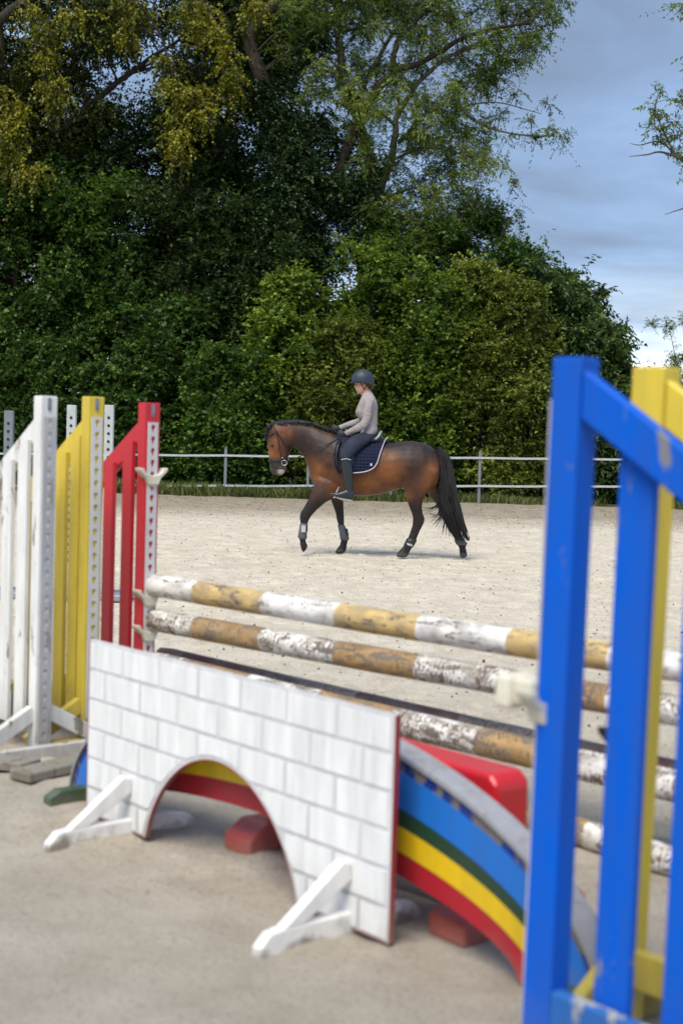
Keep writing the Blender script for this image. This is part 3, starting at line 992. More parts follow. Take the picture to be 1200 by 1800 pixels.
def wing(name, label, loc, ang, mat, H=1.73, track=None, n_track=24, slats=(.17, .33, .49), pu=.07, pv=.09,
         rail_u=(.035, .60), rail_z=(1.665, 1.30), rail_h=.105, brace=(-1, 1), foot_mat=None, brail_mat=None, zr=.25, slat_w=.09, feet_len=.36):
    """local +x runs from the pole side outwards, +y is the wing's thickness"""
    t = empty(name, loc, ang)
    tag(t, label, 'jump wing', 'wooden jump wings')
    foot_mat = foot_mat or mat; brail_mat = brail_mat or mat
    MB().box((0, 0, H / 2 + .01), (pu, pv, H - .02)).build('post', mat, t, bevel=.005, seg=2)
    u0, u1 = rail_u; z0, z1 = rail_z
    zt = lambda u: z0 + (z1 - z0) * (u - u0) / (u1 - u0)
    rv = .034
    MB().prism([(u0, z0), (u1, z1), (u1, z1 - rail_h * 1.15), (u0, z0 - rail_h * 1.15)], (0, -rv / 2 - .012, 0), (1, 0, 0), (0, 0, 1), (0, 1, 0), rv).build('top_rail', mat, t, bevel=.004)
    for u in slats:
        MB().prism([(u - slat_w / 2, .12), (u + slat_w / 2, .12), (u + slat_w / 2, zt(u + slat_w / 2) - rail_h * .9), (u - slat_w / 2, zt(u - slat_w / 2) - rail_h * .9)],
                   (0, .008, 0), (1, 0, 0), (0, 0, 1), (0, 1, 0), .026).build('slat', mat, t, bevel=.003)
    MB().box((u1 + .035, 0, (z1) / 2 + .02), (.07, pv * .9, z1 + .0)).build('outer_post', mat, t, bevel=.005)
    MB().box(((u1) / 2 + pu / 4, -.020, zr - .05), (u1 - pu / 2 - .006, .036, .10)).build('bottom_rail', brail_mat, t, bevel=.004)
    for uu in ((0, u1 + .035) if feet_len else ()):
        f = MB()
        L_ = feet_len
        f.prism([(-L_, .0), (L_, .0), (L_, .035), (L_ - .07, .075), (-L_ + .07, .075), (-L_, .035)], (uu - pu / 2 - .047 if uu == 0 else uu + .04, 0, -.02), (0, 1, 0), (0, 0, 1), (1, 0, 0), .045)
        fo = f.build('foot', foot_mat, t, bevel=.005)
        for s in brace:
            xo = uu + (.0 if uu == 0 else .0)
            MB().beam((xo, s * (pv / 2 - .008), .21), (xo, s * (L_ - .03), .045), .04, .075, up=(0, 0, 1)).build('brace', foot_mat, fo, bevel=.004)
    if track:
        tm = keyhole_track(n_track)
        o = tm.build('keyhole_track', track, t)
        o.location = (-pu / 2 - .0075, 0, H - .10 - n_track * .06)
    s_ = MB().box((-pu / 2 - .002, .0, H - .035), (.005, .018, .055))
    s_.tube([(-pu / 2 - .0045, 0, H - .062), (-pu / 2 + .001, 0, H - .062)], .009, 8)
    s_.build('slot', MAT['steel'], t)
    return t


AL = math.atan2(.75, -.66)      # left wings run away to the back left
wing('jump_wing', 'weathered white wooden jump wing at the left edge with chipped paint', (-1.428, 6.82, 0), AL, MAT['white_paint'],
     track=MAT['track_grey'], n_track=26, foot_mat=MAT['white_paint'], brail_mat=MAT['grey_board'], slats=(.155, .31, .46))
yw = wing('jump_wing', 'yellow wooden jump wing standing between the white and the red wing', (-1.245, 7.07, 0), AL, MAT['yellow_paint'],
          track=MAT['track_white'], n_track=25, H=1.74, slats=(.112, .245, .39))
rw = wing('jump_wing', 'red wooden jump wing holding the left ends of the striped poles', (-1.005, 7.35, 0), AL, MAT['red_paint'],
          track=MAT['track_white'], n_track=23, H=1.725, slats=(.145, .325, .49))
cup(rw, 1.36, MAT['cup']); cup(rw, .735, MAT['cup'], y=.0); cup(rw, .552, MAT['cup'], y=.0)
# loop of cord on the yellow wing's bottom
cdm = MB().tube(bez([(.12, -.06, .32), (.10, -.09, .24), (.06, -.09, .17), (.0, -.08, .22), (-.03, -.07, .30), (.03, -.08, .27), (-.06, -.07, .26)], 30), .006, 5)
o = cdm.build('rope', plain('frayed_rope', (.18, .16, .12), .9), None, smooth=True)
o.location = (-1.245, 7.07, 0.02); o.rotation_euler = (0, 0, AL)
tag(o, 'dirty loop of rope hanging on the foot of the yellow wing', 'rope')
AR = math.atan2(-.75, .66)      # right wings run towards the camera, to the right
bw = wing('jump_wing', 'bright blue wooden jump wing close to the camera at right', (.523, 3.366, 0), AR, MAT['blue_paint'], H=1.765, track=MAT['track_grey'], n_track=26,
          pu=.085, pv=.07, brail_mat=paint('blue_worn', (.0, .12, .45), wear=.70, seed=3.9, wood=(.32, .34, .34), dirt=.2, rough=.6), brace=(), slats=(.182, .374, .53), rail_u=(.044, .62), rail_z=(1.735, 1.385), rail_h=.098, zr=.27, slat_w=.098)
bw.rotation_euler[1] = math.radians(.8)
cb_ = cup(bw, .95, MAT['cup'], y=-.01)
MB().box((-.075, -.015, .965), (.06, .075, .07)).box((-.125, -.015, .96), (.05, .11, .085)).build('cradle', MAT['cup'], cb_, bevel=.012, seg=2)
yr = wing('jump_wing', 'yellow wooden jump wing right behind the blue one at the right edge', (.772, 3.70, 0), AR, MAT['yellow_paint'], H=1.767,
          track=MAT['track_white'], n_track=26, pu=.10, pv=.075, slats=(.19, .33), rail_u=(.052, .62), rail_z=(1.735, 1.385), zr=.26, slat_w=.035, feet_len=.3)
yr.rotation_euler[1] = math.radians(1.3)
cup(yr, .80, MAT['black_plastic'])

# ------------------------------------------------------------------ striped poles


def pole_mat(name, yellow, wear, seed, off, period=.475, white=(.80, .79, .77)):
    WV = .05 + max(0, wear - .5) * .5
    m = NM(name, .6, .3)
    c0 = m.n('ShaderNodeTexCoord')
    sp = m.n('ShaderNodeSeparateXYZ'); m.l(c0.outputs['Object'], sp.inputs[0])
    jag = m.noise(m.coord(scale=(4, 12, 12), loc=(seed, 0, 0)), 2, 3)
    xx = m.math('ADD', m.math('SUBTRACT', sp.outputs[0], off), m.math('MULTIPLY', m.math('SUBTRACT', jag, .5), .03))
    ph = m.math('MODULO', m.math('ADD', m.math('DIVIDE', xx, 2 * period), 10.0), 1.0)
    st = m.math('GREATER_THAN', ph, .5)
    vec = m.coord(scale=(1.3, 4, 4), loc=(seed, seed, 0))
    big = m.noise(vec, 4.5, 9, .72, 1.0)
    wav = m.n('ShaderNodeTexWave', wave_type='BANDS', bands_direction='X')
    wav.inputs['Scale'].default_value = 13
    wav.inputs['Distortion'].default_value = 14
    wav.inputs['Detail'].default_value = 3
    wav.inputs['Detail Scale'].default_value = 1.6
    m.l(m.coord(scale=(1, 1, 1), loc=(seed, 0, 0)), wav.inputs['Vector'])
    comb = m.math('ADD', m.math('MULTIPLY', big, 1.0), m.math('MULTIPLY', m.math('SUBTRACT', wav.outputs['Fac'], .5), WV))
    mask = m.ramp(comb, [(.70 - wear * .3, 0), (.715 - wear * .3, 1)])
    wn_ = m.noise(m.coord(scale=(3, 30, 30)), 4, 5)
    wood = m.mix(wn_, (.05, .035, .03), (.27, .215, .17))
    yv = m.noise(m.coord(scale=(2, 6, 6), loc=(seed * 2, 0, 0)), 3, 5)
    ycol = m.mix(m.ramp(yv, [(.35, 0), (.65, 1)]), tuple(c * .68 for c in yellow), yellow)
    base = m.mix(st, ycol, white)
    c = m.mix(mask, base, wood)
    dirt = m.ramp(m.noise(m.coord(scale=(2, 3, 3), loc=(0, seed, 0)), 5, 5), [(.42, .08), (.68, .7)])
    c = m.mix(dirt, c, (.24, .205, .16))
    m.color(c)
    m.bump(m.math('SUBTRACT', wn_, mask), .5, .004)
    return m.m


def pole(label, a, b, r, mat, grp='striped wooden jump poles'):
    a, b = Vector(a), Vector(b)
    L_ = (b - a).length
    n = 36; K = 20
    vs, fs = [], []
    for i in range(n + 1):
        x = L_ * i / n
        e_ = min(x, L_ - x)
        rr = r * (1 - .18 * max(0, 1 - e_ / .02)) * (1 + .012 * math.sin(i * 1.7))
        for k in range(K):
            a_ = 2 * math.pi * k / K
            vs.append((x, rr * math.cos(a_) * (1 + .01 * math.sin(3 * a_ + i)), rr * math.sin(a_) - .008 * math.sin(math.pi * i / n)))
    for i in range(n):
        for k in range(K):
            fs.append((i * K + k, i * K + (k + 1) % K, (i + 1) * K + (k + 1) % K, (i + 1) * K + k))
    fs += [tuple(range(K)), tuple(n * K + k for k in range(K))]
    o = MB().add(vs, fs).build('jump_pole', mat, None, smooth=True)
    o.location = a
    x = (b - a).normalized()
    y = Vector((0, 0, 1)).cross(x).normalized()
    o.rotation_euler = Matrix((x, y, x.cross(y))).transposed().to_euler()
    return tag(o, label, 'pole', grp)


pe = Vector((2.27, -2.0, 0)).normalized()
pA = Vector((-.985, 7.365, 0))
Yt, Yo = (.70, .50, .20), (.50, .31, .12)
pole('topmost yellow and white pole, its yellow paint the palest', pA + Vector((0, 0, .785)) - pe * .04, pA + pe * 3.5 + Vector((0, 0, .735)), .058, pole_mat('pole_top', Yt, .42, 1.7, .42))
pole('second pole down, ochre and white with wavy bare rings', pA + Vector((0, 0, .605)) - pe * .02, pA + pe * 3.5 + Vector((0, 0, .570)), .058, pole_mat('pole_second', Yo, .64, 4.9, .40))
pole('third pole down, resting just above the white brick panel', pA + Vector((0, 0, .380)) + pe * .0, pA + pe * 3.5 + Vector((0, 0, .272)), .062, pole_mat('pole_third', Yo, .66, 7.7, .30, .46))
nrm = Vector((.66, .75, 0))
pole('dark maroon weathered pole lying behind the third pole', pA + nrm * .16 - pe * .08 + Vector((0, 0, .400)), pA + nrm * .16 + pe * 3.4 + Vector((0, 0, .296)), .039,
     pole_mat('pole_maroon', (.20, .08, .09), .62, 3.3, .2, .6, (.36, .30, .28)))
pole('lowest ochre and white pole lying on the sand behind the rainbow', Vector((.54, 6.12, .05)), Vector((2.07, 4.12, .05)), .056, pole_mat('pole_ground', Yo, .62, 9.1, .30))

# ------------------------------------------------------------------ white brick panel
PD = Vector((.638, -.77, 0)).normalized()
PN = Vector((.77, .638, 0)).normalized()       # away from the camera
PO = Vector((-1.005, 5.747, 0))
pang = math.atan2(PD.y, PD.x)
bp = empty('brick_panel', PO, pang)            # local x along the panel, local y away from the camera
tag(bp, 'white wooden filler painted as a brick wall with an arch cut out', 'jump filler')
LEN, HP = 1.865, .722
UC, AW, AH = .925, .472, .397


def arch(u, grow=0.0):
    x = (u - UC) / (AW + grow)
    return 0 if abs(x) >= 1 else (AH + grow) * (1 - x * x) ** .66


def lean(p):            # the panel leans back a touch
    return p


def under_arch(u0, u1, z0, z1, grow=0.0, n=16):
    """pieces of a rectangle that lie above the arch"""
    cols = []
    us = [u0 + (u1 - u0) * i / n for i in range(n + 1)]
    for s in (UC - AW - grow, UC + AW + grow):
        if u0 < s < u1: us += [s - 1e-4, s + 1e-4]
    for u in sorted(us):
        lo = max(z0, arch(u, grow))
        cols.append((u, lo, z1) if lo < z1 - .003 else None)
    run, outp = [], []
    for c_ in cols + [None]:
        if c_ is None:
            if len(run) > 1: outp.append(run)
            run = []
        else: run.append(c_)
    polys = []
    for run in outp:
        if run[-1][0] - run[0][0] < .012: continue
        low = [(u, lo) for u, lo, hi in run]
        # drop collinear points on the flat base
        keep = [low[0]] + [low[i] for i in range(1, len(low) - 1) if not (abs(low[i - 1][1] - low[i][1]) < 1e-6 and abs(low[i + 1][1] - low[i][1]) < 1e-6)] + [low[-1]]
        polys.append(keep + [(run[-1][0], z1), (run[0][0], z1)])
    return polys


n = 80
us = sorted([LEN * i / n for i in range(n + 1)] + [UC - AW, UC + AW] + [UC - AW + .004, UC + AW - .004, UC - AW + .012, UC + AW - .012])
Z0 = .012
board = MB()
vs, fs = [], []
for u in us:
    lo = max(Z0, arch(u))
    vs += [(u, 0, lo), (u, 0, HP), (u, .018, HP), (u, .018, lo)]
front, side = [], []
for i in range(len(us) - 1):
    a, b = i * 4, i * 4 + 4
    fs += [(a, b, b + 1, a + 1), (a + 1, b + 1, b + 2, a + 2), (a + 2, b + 2, b + 3, a + 3)]
board.add(vs, fs)
board.build('board', MAT['mortar'], bp)
edge = MB()
pts = [(LEN, HP)] + [(LEN, Z0)] + [(UC + AW, Z0)] + [(u, arch(u)) for u in reversed([UC - AW + 2 * AW * i / 40 for i in range(1, 40)])] + [(UC - AW, Z0), (0, Z0), (0, HP), (LEN, HP)]
for (ua, za), (ub, zb) in zip(pts[:-1], pts[1:]):
    if za == zb == HP: continue
    e_ = .0015
    d_ = Vector((ub - ua, 0, zb - za)).normalized()
    nn_ = Vector((-d_.z, 0, d_.x)) * -1
    edge.add([(ua, -.001, za), (ub, -.001, zb), (ub, .0185, zb), (ua, .0185, za)], [(0, 1, 2, 3)])
ed = edge.build('edge_strip', paint('panel_edge_red', (.30, .02, .03), wear=.45, seed=3.7), bp)
ed.location = (0, 0, 0)
sm = ed.modifiers.new('solid', 'SOLIDIFY'); sm.thickness = .004; sm.offset = 0
RH, BW, J = HP / 6, .2645, .0085
for r in range(6):
    z1 = HP - r * RH - (J if r else .012); z0 = HP - (r + 1) * RH + J
    if r == 5: z0 = .022
    x = 0.0 if r % 2 == 0 else -BW / 2
    while x < LEN - .02:
        u0, u1 = max(x, 0) + J, min(x + BW, LEN) - J
        if x <= 0: u0 = .012
        if x + BW >= LEN: u1 = LEN - .012
        if u1 - u0 > .03:
            for pl in under_arch(u0, u1, z0, z1, .018):
                m = MB().prism(pl, (0, -.0005, 0), (1, 0, 0), (0, 0, 1), (0, -1, 0), .0022 + random.random() * .0008)
                m.build('brick', MAT['panel_white'], bp)
        x += BW
# feet of the panel: a bar on the ground through the board and a slanting strut in front
for k, u in enumerate((.335, 1.665)):
    f = MB()
    s0, s1 = -.36, .30
    f.prism([(s0, .015), (s0 + .04, .055), (s0 + .10, .062), (s1 - .12, .062), (s1 - .03, .045), (s1, .01), (s1, -.02), (s0, -.02)], (u - .022, 0, 0), (0, 1, 0), (0, 0, 1), (1, 0, 0), .044)
    fo = f.build('foot', MAT['foot_white'], bp, bevel=.007, seg=2)
    m = MB().prism([(-.005, .222), (-.005, .165), (-.195, .058), (-.275, .058), (-.040, .232)], (u - .020, 0, 0), (0, 1, 0), (0, 0, 1), (1, 0, 0), .042)
    m.build('strut', MAT['foot_white'], fo, bevel=.006, seg=2)

# ------------------------------------------------------------------ rainbow filler
ro = PO + PN * .125
rb = empty('rainbow_arch', ro, pang)
tag(rb, 'arched rainbow filler with worn blue, green, yellow and red bands', 'jump filler')
RC = 1.13
curves = [(1.16, .215), (1.245, .300), (1.315, .385), (1.355, .448), (1.445, .570), (1.475, .622)]


def ell(a, b_, k, n=72):
    t_ = math.pi * k / n
    return RC - a * math.cos(t_), b_ * math.sin(t_) ** 1.04


def rain_paint(name, col, wear, seed, wood=(.25, .22, .2)):
    return paint(name, col, wear=wear, seed=seed, wood=wood, rough=.45, dirt=.4, dirt_h=.12)


bandm = [('red_band', rain_paint('band_red', (.42, .008, .02), .42, 1.1)), ('yellow_band', rain_paint('band_yellow', (.80, .52, .0), .2, 2.2)),
         ('green_band', rain_paint('band_green', (.012, .05, .022), .45, 3.3)), ('light_blue_band', rain_paint('band_lightblue', (.005, .16, .60), .2, 4.4)),
         ('dark_blue_band', paint('band_darkblue', (.003, .03, .25), wear=.90, seed=8.8, wood=(.15, .13, .12), grain=(6, 6, 2.2), dirt=.3, dirt_h=.2))]
n = 72
for bi, (nm, mt) in enumerate(bandm):
    m = MB()
    vs, fs = [], []
    ca_, cb_ = curves[bi], curves[bi + 1]
    for k in range(n + 1):
        xi, zi = ell(*ca_, k); xo, zo = ell(*cb_, k)
        zi = max(zi, .0); zo = max(zo, .0)
        jit = .006 * math.sin(k * .9) if bi == 4 else 0
        vs += [(xi, -.002 * (bi % 2), zi), (xo, -.002 * (bi % 2), zo), (xo, .07, zo), (xi, .07, zi)]
    for k in range(n):
        a, b = k * 4, k * 4 + 4
        fs += [(a, b, b + 1, a + 1), (a + 1, b + 1, b + 2, a + 2), (a + 2, b + 2, b + 3, a + 3), (a + 3, b + 3, b, a)]
    m.add(vs, fs).build(nm, mt, rb)
m = MB()
vs, fs = [], []
for k in range(n + 1):
    xo, zo = ell(*curves[5], k)
    x1, z1 = ell(curves[5][0] + .012, curves[5][1] + .012, k)
    vs += [(xo, -.012, zo - .004), (x1, -.012, z1), (x1, .085, z1), (xo, .085, zo - .004)]
for k in range(n):
    a, b = k * 4, k * 4 + 4
    fs += [(a, b, b + 1, a + 1), (a + 1, b + 1, b + 2, a + 2), (a + 2, b + 2, b + 3, a + 3), (a + 3, b + 3, b, a)]
m.add(vs, fs).build('rim', paint('rim_grey', (.33, .33, .35), wear=.75, seed=6.6, wood=(.25, .24, .24), dirt=.5), rb)
gm = paint('foot_green', (.012, .07, .035), wear=.5, seed=7.1, dirt=.5, dirt_h=.12)
for u, s0, s1 in ((-.24, -.20, .26), (2.50, -.14, .3)):
    m = MB().prism([(s0, -.02), (s0, .03), (s0 + .05, .055), (s1 - .05, .055), (s1, .03), (s1, -.02)], (u - .03, .02, 0), (0, 1, 0), (0, 0, 1), (1, 0, 0), .06)
    m.build('foot', gm, rb, bevel=.006)

# ------------------------------------------------------------------ red plastic block behind
rr_ = PO + PN * .40 + PD * .68
rk = empty('plastic_block', rr_, pang)
tag(rk, 'red moulded plastic filler block behind the rainbow arch', 'jump filler')
m = MB().prism([(0, .09), (0, .44), (.03, .495), (1.20, .495), (1.235, .46), (1.235, .09)], (0, 0, 0), (1, 0, 0), (0, 0, 1), (0, 1, 0), .16)
m.build('body', MAT['red_plastic'], rk, bevel=.022, seg=3, smooth=False)
MB().box((.62, -.006, .30), (.98, .02, .24)).build('recessed_face', MAT['red_plastic'], rk, bevel=.01, seg=2)
for u in (-.02, 1.12):
    m = MB().prism([(-.22, -.02), (-.22, .05), (-.14, .10), (.30, .10), (.36, .05), (.36, -.02), (.24, -.02), (.20, .03), (-.06, .03), (-.10, -.02)], (u, .04, 0), (0, 1, 0), (0, 0, 1), (1, 0, 0), .17)
    m.build('foot', MAT['red_plastic'], rk, bevel=.012, seg=2)

# dirty timber lying under the white and yellow wings
for a, b, lab in (((-1.40, 6.28, .02), (-.95, 6.9, .03), 'dirt-covered grey board lying under the white wing'),
                  ((-1.75, 6.62, .02), (-1.38, 6.45, .03), 'short muddy board with yellow paint left of the white wing foot')):
    tag(MB().beam(a, b, .14, .045).build('board', MAT['grey_board'], None, bevel=.006), lab, 'board')

# ------------------------------------------------------------------ horse
HY = 19.55
CA, SA = math.cos(math.radians(1.9)), math.sin(math.radians(1.9))
HS = 369.4


def hx(zx, zy):
    dx, dy = (zx - 740) / HS, (zy - 998) / HS
    return dx * CA + dy * SA, -(-dx * SA + dy * CA)


def rx_(x, y):
    return 343 + .4127 * x, 28.6 + .4127 * y


def loft(rings, K=20, sup=1.0):
    """rings: (Ax, Ay, Bx, By, half width, lateral centre); closed tube with rounded caps"""
    m = MB()
    vs, fs = [], []
    R_ = []
    for r in rings:
        ax, ay, bx_, by_, wd_ = r[:5]
        yo = r[5] if len(r) > 5 else 0.0
        A = Vector((hx(ax, ay)[0], yo, hx(ax, ay)[1])); B = Vector((hx(bx_, by_)[0], yo, hx(bx_, by_)[1]))
        R_.append(((A + B) / 2, (A - B) / 2, wd_))
    # caps
    c0, e0, w0 = R_[0]; c1 = R_[1][0]
    d = (c0 - c1).normalized() * min(e0.length, w0) * .5
    R_.insert(0, (c0 + d, e0 * .55, w0 * .55))
    c0, e0, w0 = R_[-1]; c1 = R_[-2][0]
    d = (c0 - c1).normalized() * min(e0.length, w0) * .5
    R_.append((c0 + d, e0 * .55, w0 * .55))
    for c, e_, w_ in R_:
        for k in range(K):
            a = 2 * math.pi * k / K
            ca_, sa_ = math.cos(a), math.sin(a)
            vs.append(c + e_ * math.copysign(abs(ca_) ** sup, ca_) + Vector((0, 1, 0)) * w_ * math.copysign(abs(sa_) ** sup, sa_))
    n = len(R_)
    for i in range(n - 1):
        for k in range(K):
            fs.append((i * K + k, i * K + (k + 1) % K, (i + 1) * K + (k + 1) % K, (i + 1) * K + k))
    fs += [tuple(range(K)), tuple((n - 1) * K + k for k in range(K))]
    return m.add(vs, fs)


def fused(name, lofts, voxel, smooth_n, mat, parent, colour=None, sf=.5):
    bm = bmesh.new()
    for l_ in lofts:
        me = l_.mesh('tmp'); bm.from_mesh(me); bpy.data.meshes.remove(me)
    me = bpy.data.meshes.new(name)
    bm.to_mesh(me); bm.free()
    o = link(name, me, None, None)
    r = o.modifiers.new('r', 'REMESH'); r.mode = 'VOXEL'; r.voxel_size = voxel
    if smooth_n:
        s = o.modifiers.new('s', 'SMOOTH'); s.iterations = smooth_n; s.factor = sf
    dg = bpy.context.evaluated_depsgraph_get()
    me2 = bpy.data.meshes.new_from_object(o.evaluated_get(dg))
    o.modifiers.clear()
    o.data = me2
    bpy.data.meshes.remove(me)
    me2.name = name
    me2.materials.clear(); me2.materials.append(mat)
    me2.polygons.foreach_set('use_smooth', [True] * len(me2.polygons))
    if colour is not None:
        co = np.empty(len(me2.vertices) * 3, np.float32); me2.vertices.foreach_get('co', co); co = co.reshape(-1, 3)
        cc = colour(co)
        at = me2.color_attributes.new('coat', 'FLOAT_COLOR', 'POINT')
        at.data.foreach_set('color', np.concatenate([cc, np.ones((len(cc), 1))], 1).astype(np.float32).ravel())
    if parent is not None: o.parent = parent
    return o


trunk_r = [(950, 500, 954, 560, .07), (936, 462, 944, 625, .17), (908, 434, 915, 660, .25), (862, 415, 875, 680, .285), (810, 407, 800, 668, .30),
           (755, 411, 755, 650, .295), (700, 419, 700, 667, .305), (640, 417, 640, 682, .325), (570, 410, 570, 689, .33), (500, 390, 500, 688, .32),
           (440, 370, 440, 680, .28), (395, 354, 385, 672, .245), (350, 338, 325, 650, .20), (310, 322, 296, 600, .15)]
neck_r = [(420, 364, 350, 660, .20), (370, 346, 305, 610, .165), (325, 329, 284, 545, .13), (285, 315, 268, 495, .105), (245, 308, 244, 462, .092), (205, 307, 215, 440, .082), (165, 309, 195, 410, .075), (130, 316, 180, 390, .07)]
head_r = [(105, 322, 165, 330, .062), (84, 348, 196, 362, .088), (79, 382, 206, 398, .100), (79, 420, 207, 428, .104), (83, 460, 198, 465, .088), (87, 498, 183, 495, .068),
          (89, 528, 176, 522, .058), (92, 556, 178, 544, .060), (100, 573, 172, 562, .052), (118, 580, 160, 573, .038)]
nf = [(325, 590, 455, 640, .10, -.13), (308, 650, 428, 690, .095, -.15), (292, 690, 378, 715, .078, -.16), (266, 738, 330, 756, .060, -.16), (246, 768, 303, 786, .054, -.16),
      (242, 795, 290, 808, .050, -.16), (247, 825, 282, 828, .038, -.16), (242, 860, 277, 865, .038, -.16), (236, 890, 277, 898, .044, -.16), (243, 912, 274, 916, .034, -.16),
      (243, 926, 283, 928, .042, -.16), (248, 948, 284, 940, .046, -.16), (254, 966, 275, 958, .036, -.16)]
ff = [(385, 630, 485, 640, .10, .13), (392, 690, 464, 692, .078, .15), (410, 740, 466, 742, .060, .16), (423, 778, 468, 785, .054, .16), (429, 812, 468, 815, .048, .16),
      (437, 840, 469, 842, .038, .16), (446, 878, 482, 876, .038, .16), (450, 912, 491, 908, .044, .16), (445, 940, 484, 932, .034, .16), (432, 956, 482, 955, .044, .16), (416, 978, 476, 976, .054, .16)]
nh = [(768, 540, 948, 560, .15, -.14), (762, 600, 932, 605, .145, -.145), (768, 650, 898, 655, .12, -.15), (778, 690, 868, 700, .095, -.15), (790, 730, 860, 735, .075, -.15),
      (804, 765, 864, 775, .058, -.15), (813, 795, 876, 800, .052, -.15), (811, 830, 870, 826, .044, -.15), (800, 865, 848, 868, .037, -.15), (786, 900, 831, 912, .037, -.15),
      (770, 932, 812, 945, .045, -.15), (752, 952, 800, 966, .038, -.15), (736, 970, 795, 975, .048, -.15), (726, 988, 792, 990, .055, -.15)]
fh = [(850, 560, 960, 590, .14, .14), (875, 640, 985, 640, .12, .15), (900, 690, 998, 690, .10, .15), (930, 722, 1018, 722, .075, .15), (962, 765, 1040, 760, .058, .15),
      (985, 795, 1063, 792, .052, .15), (1002, 840, 1060, 832, .043, .15), (1016, 880, 1060, 872, .037, .15), (1034, 920, 1078, 912, .038, .15), (1044, 940, 1096, 936, .045, .15),
      (1056, 962, 1090, 958, .036, .15), (1056, 982, 1096, 975, .046, .15), (1056, 1000, 1100, 998, .054, .15)]


def blob(co, zx, zy, r, a=1.0, lateral=None):
    x, z = hx(zx, zy)
    d2 = ((co[:, 0] - x) ** 2 + (co[:, 2] - z) ** 2 * a)
    return np.exp(-d2 / (2 * r * r))


def coat(co):
    n_ = len(co)
    base = np.array([.055, .020, .010]); light = np.array([.19, .066, .017]); dark = np.array([.013, .009, .009]); grey = np.array([.05, .042, .042])
    c = np.repeat(base[None], n_, 0)

    def mixc(c, col, f):
        f = np.clip(f, 0, 1)[:, None]
        return c * (1 - f) + np.array(col) * f
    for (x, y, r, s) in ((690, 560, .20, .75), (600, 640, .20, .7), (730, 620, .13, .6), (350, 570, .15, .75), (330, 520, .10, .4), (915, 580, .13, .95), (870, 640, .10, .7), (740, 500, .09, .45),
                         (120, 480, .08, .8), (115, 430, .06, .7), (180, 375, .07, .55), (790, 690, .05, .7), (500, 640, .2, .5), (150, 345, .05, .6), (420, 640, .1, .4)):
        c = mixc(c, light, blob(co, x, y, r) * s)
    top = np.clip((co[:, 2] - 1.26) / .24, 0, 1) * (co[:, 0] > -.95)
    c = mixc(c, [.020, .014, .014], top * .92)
    for (x, y, r, s) in ((830, 520, .12, .65), (810, 600, .10, .65), (830, 660, .08, .5), (770, 440, .12, .6), (870, 440, .12, .6), (260, 400, .13, .85), (320, 430, .13, .7), (380, 470, .13, .6), (220, 440, .06, .8),
                         (350, 660, .09, .7), (420, 560, .12, .3), (190, 440, .045, .5)):
        c = mixc(c, [.024, .013, .011], blob(co, x, y, r) * s)
    leg = np.clip((.86 - co[:, 2]) / .16, 0, 1)
    c = mixc(c, dark, leg)
    # pale inner thigh of the far hind leg
    c = mixc(c, [.14, .10, .07], blob(co, 930, 655, .07) * (co[:, 1] > .02) * .9)
    # muzzle
    xm, zm = hx(130, 575)
    c = mixc(c, grey, np.clip((1.33 - co[:, 2]) / .06, 0, 1) * (co[:, 0] < hx(215, 500)[0]) * (co[:, 2] > 1.0))
    # pale chin patch
    c = mixc(c, [.55, .50, .42], np.clip(blob(co, 150, 562, .026) * 1.8, 0, 1) * (co[:, 0] < hx(215, 500)[0]))
    # hooves a little grey
    c = mixc(c, [.055, .05, .046], np.clip((.075 - co[:, 2]) / .02, 0, 1))
    # muscle relief painted as shade: shoulder line, ribs, flank and gaskin darker in colour
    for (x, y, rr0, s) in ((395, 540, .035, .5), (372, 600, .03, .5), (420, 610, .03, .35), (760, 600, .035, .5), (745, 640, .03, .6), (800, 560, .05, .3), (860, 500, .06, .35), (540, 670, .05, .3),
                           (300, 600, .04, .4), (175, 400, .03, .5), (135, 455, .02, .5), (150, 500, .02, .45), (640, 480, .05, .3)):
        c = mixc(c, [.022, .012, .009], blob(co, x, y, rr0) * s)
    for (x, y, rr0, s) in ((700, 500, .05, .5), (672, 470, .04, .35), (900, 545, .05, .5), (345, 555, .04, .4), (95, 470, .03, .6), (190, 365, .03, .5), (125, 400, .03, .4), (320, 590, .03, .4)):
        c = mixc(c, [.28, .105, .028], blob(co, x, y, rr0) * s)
    nz = vnoise(co[:, 0] * 9 + 40, co[:, 2] * 9 + 40, 1.0, 77)[:, None] + vnoise(co[:, 0] * 30 + 40, co[:, 2] * 22 + 40, 1.0, 78)[:, None] * .6
    return np.clip(c * (1 + nz * .5), 0, 1)


cm = NM('horse_coat', .45, .35)
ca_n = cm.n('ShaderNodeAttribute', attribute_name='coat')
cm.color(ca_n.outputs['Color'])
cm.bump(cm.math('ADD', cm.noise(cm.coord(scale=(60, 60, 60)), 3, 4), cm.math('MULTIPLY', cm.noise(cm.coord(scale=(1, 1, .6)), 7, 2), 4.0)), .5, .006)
MAT['coat'] = cm.m
MAT['hair'] = plain('black_hair', (.010, .009, .010), .45, .5)

horse = empty('horse', (W(440 + 740 / 2.857, 978, HY).x, HY, 0))
tag(horse, 'bay horse with black mane and tail walking to the left', 'horse')
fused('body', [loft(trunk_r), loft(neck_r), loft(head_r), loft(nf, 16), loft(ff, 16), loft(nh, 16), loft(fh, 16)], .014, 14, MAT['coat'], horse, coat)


def P3(zx, zy, y):
    x, z = hx(zx, zy)
    return Vector((x, y, z))


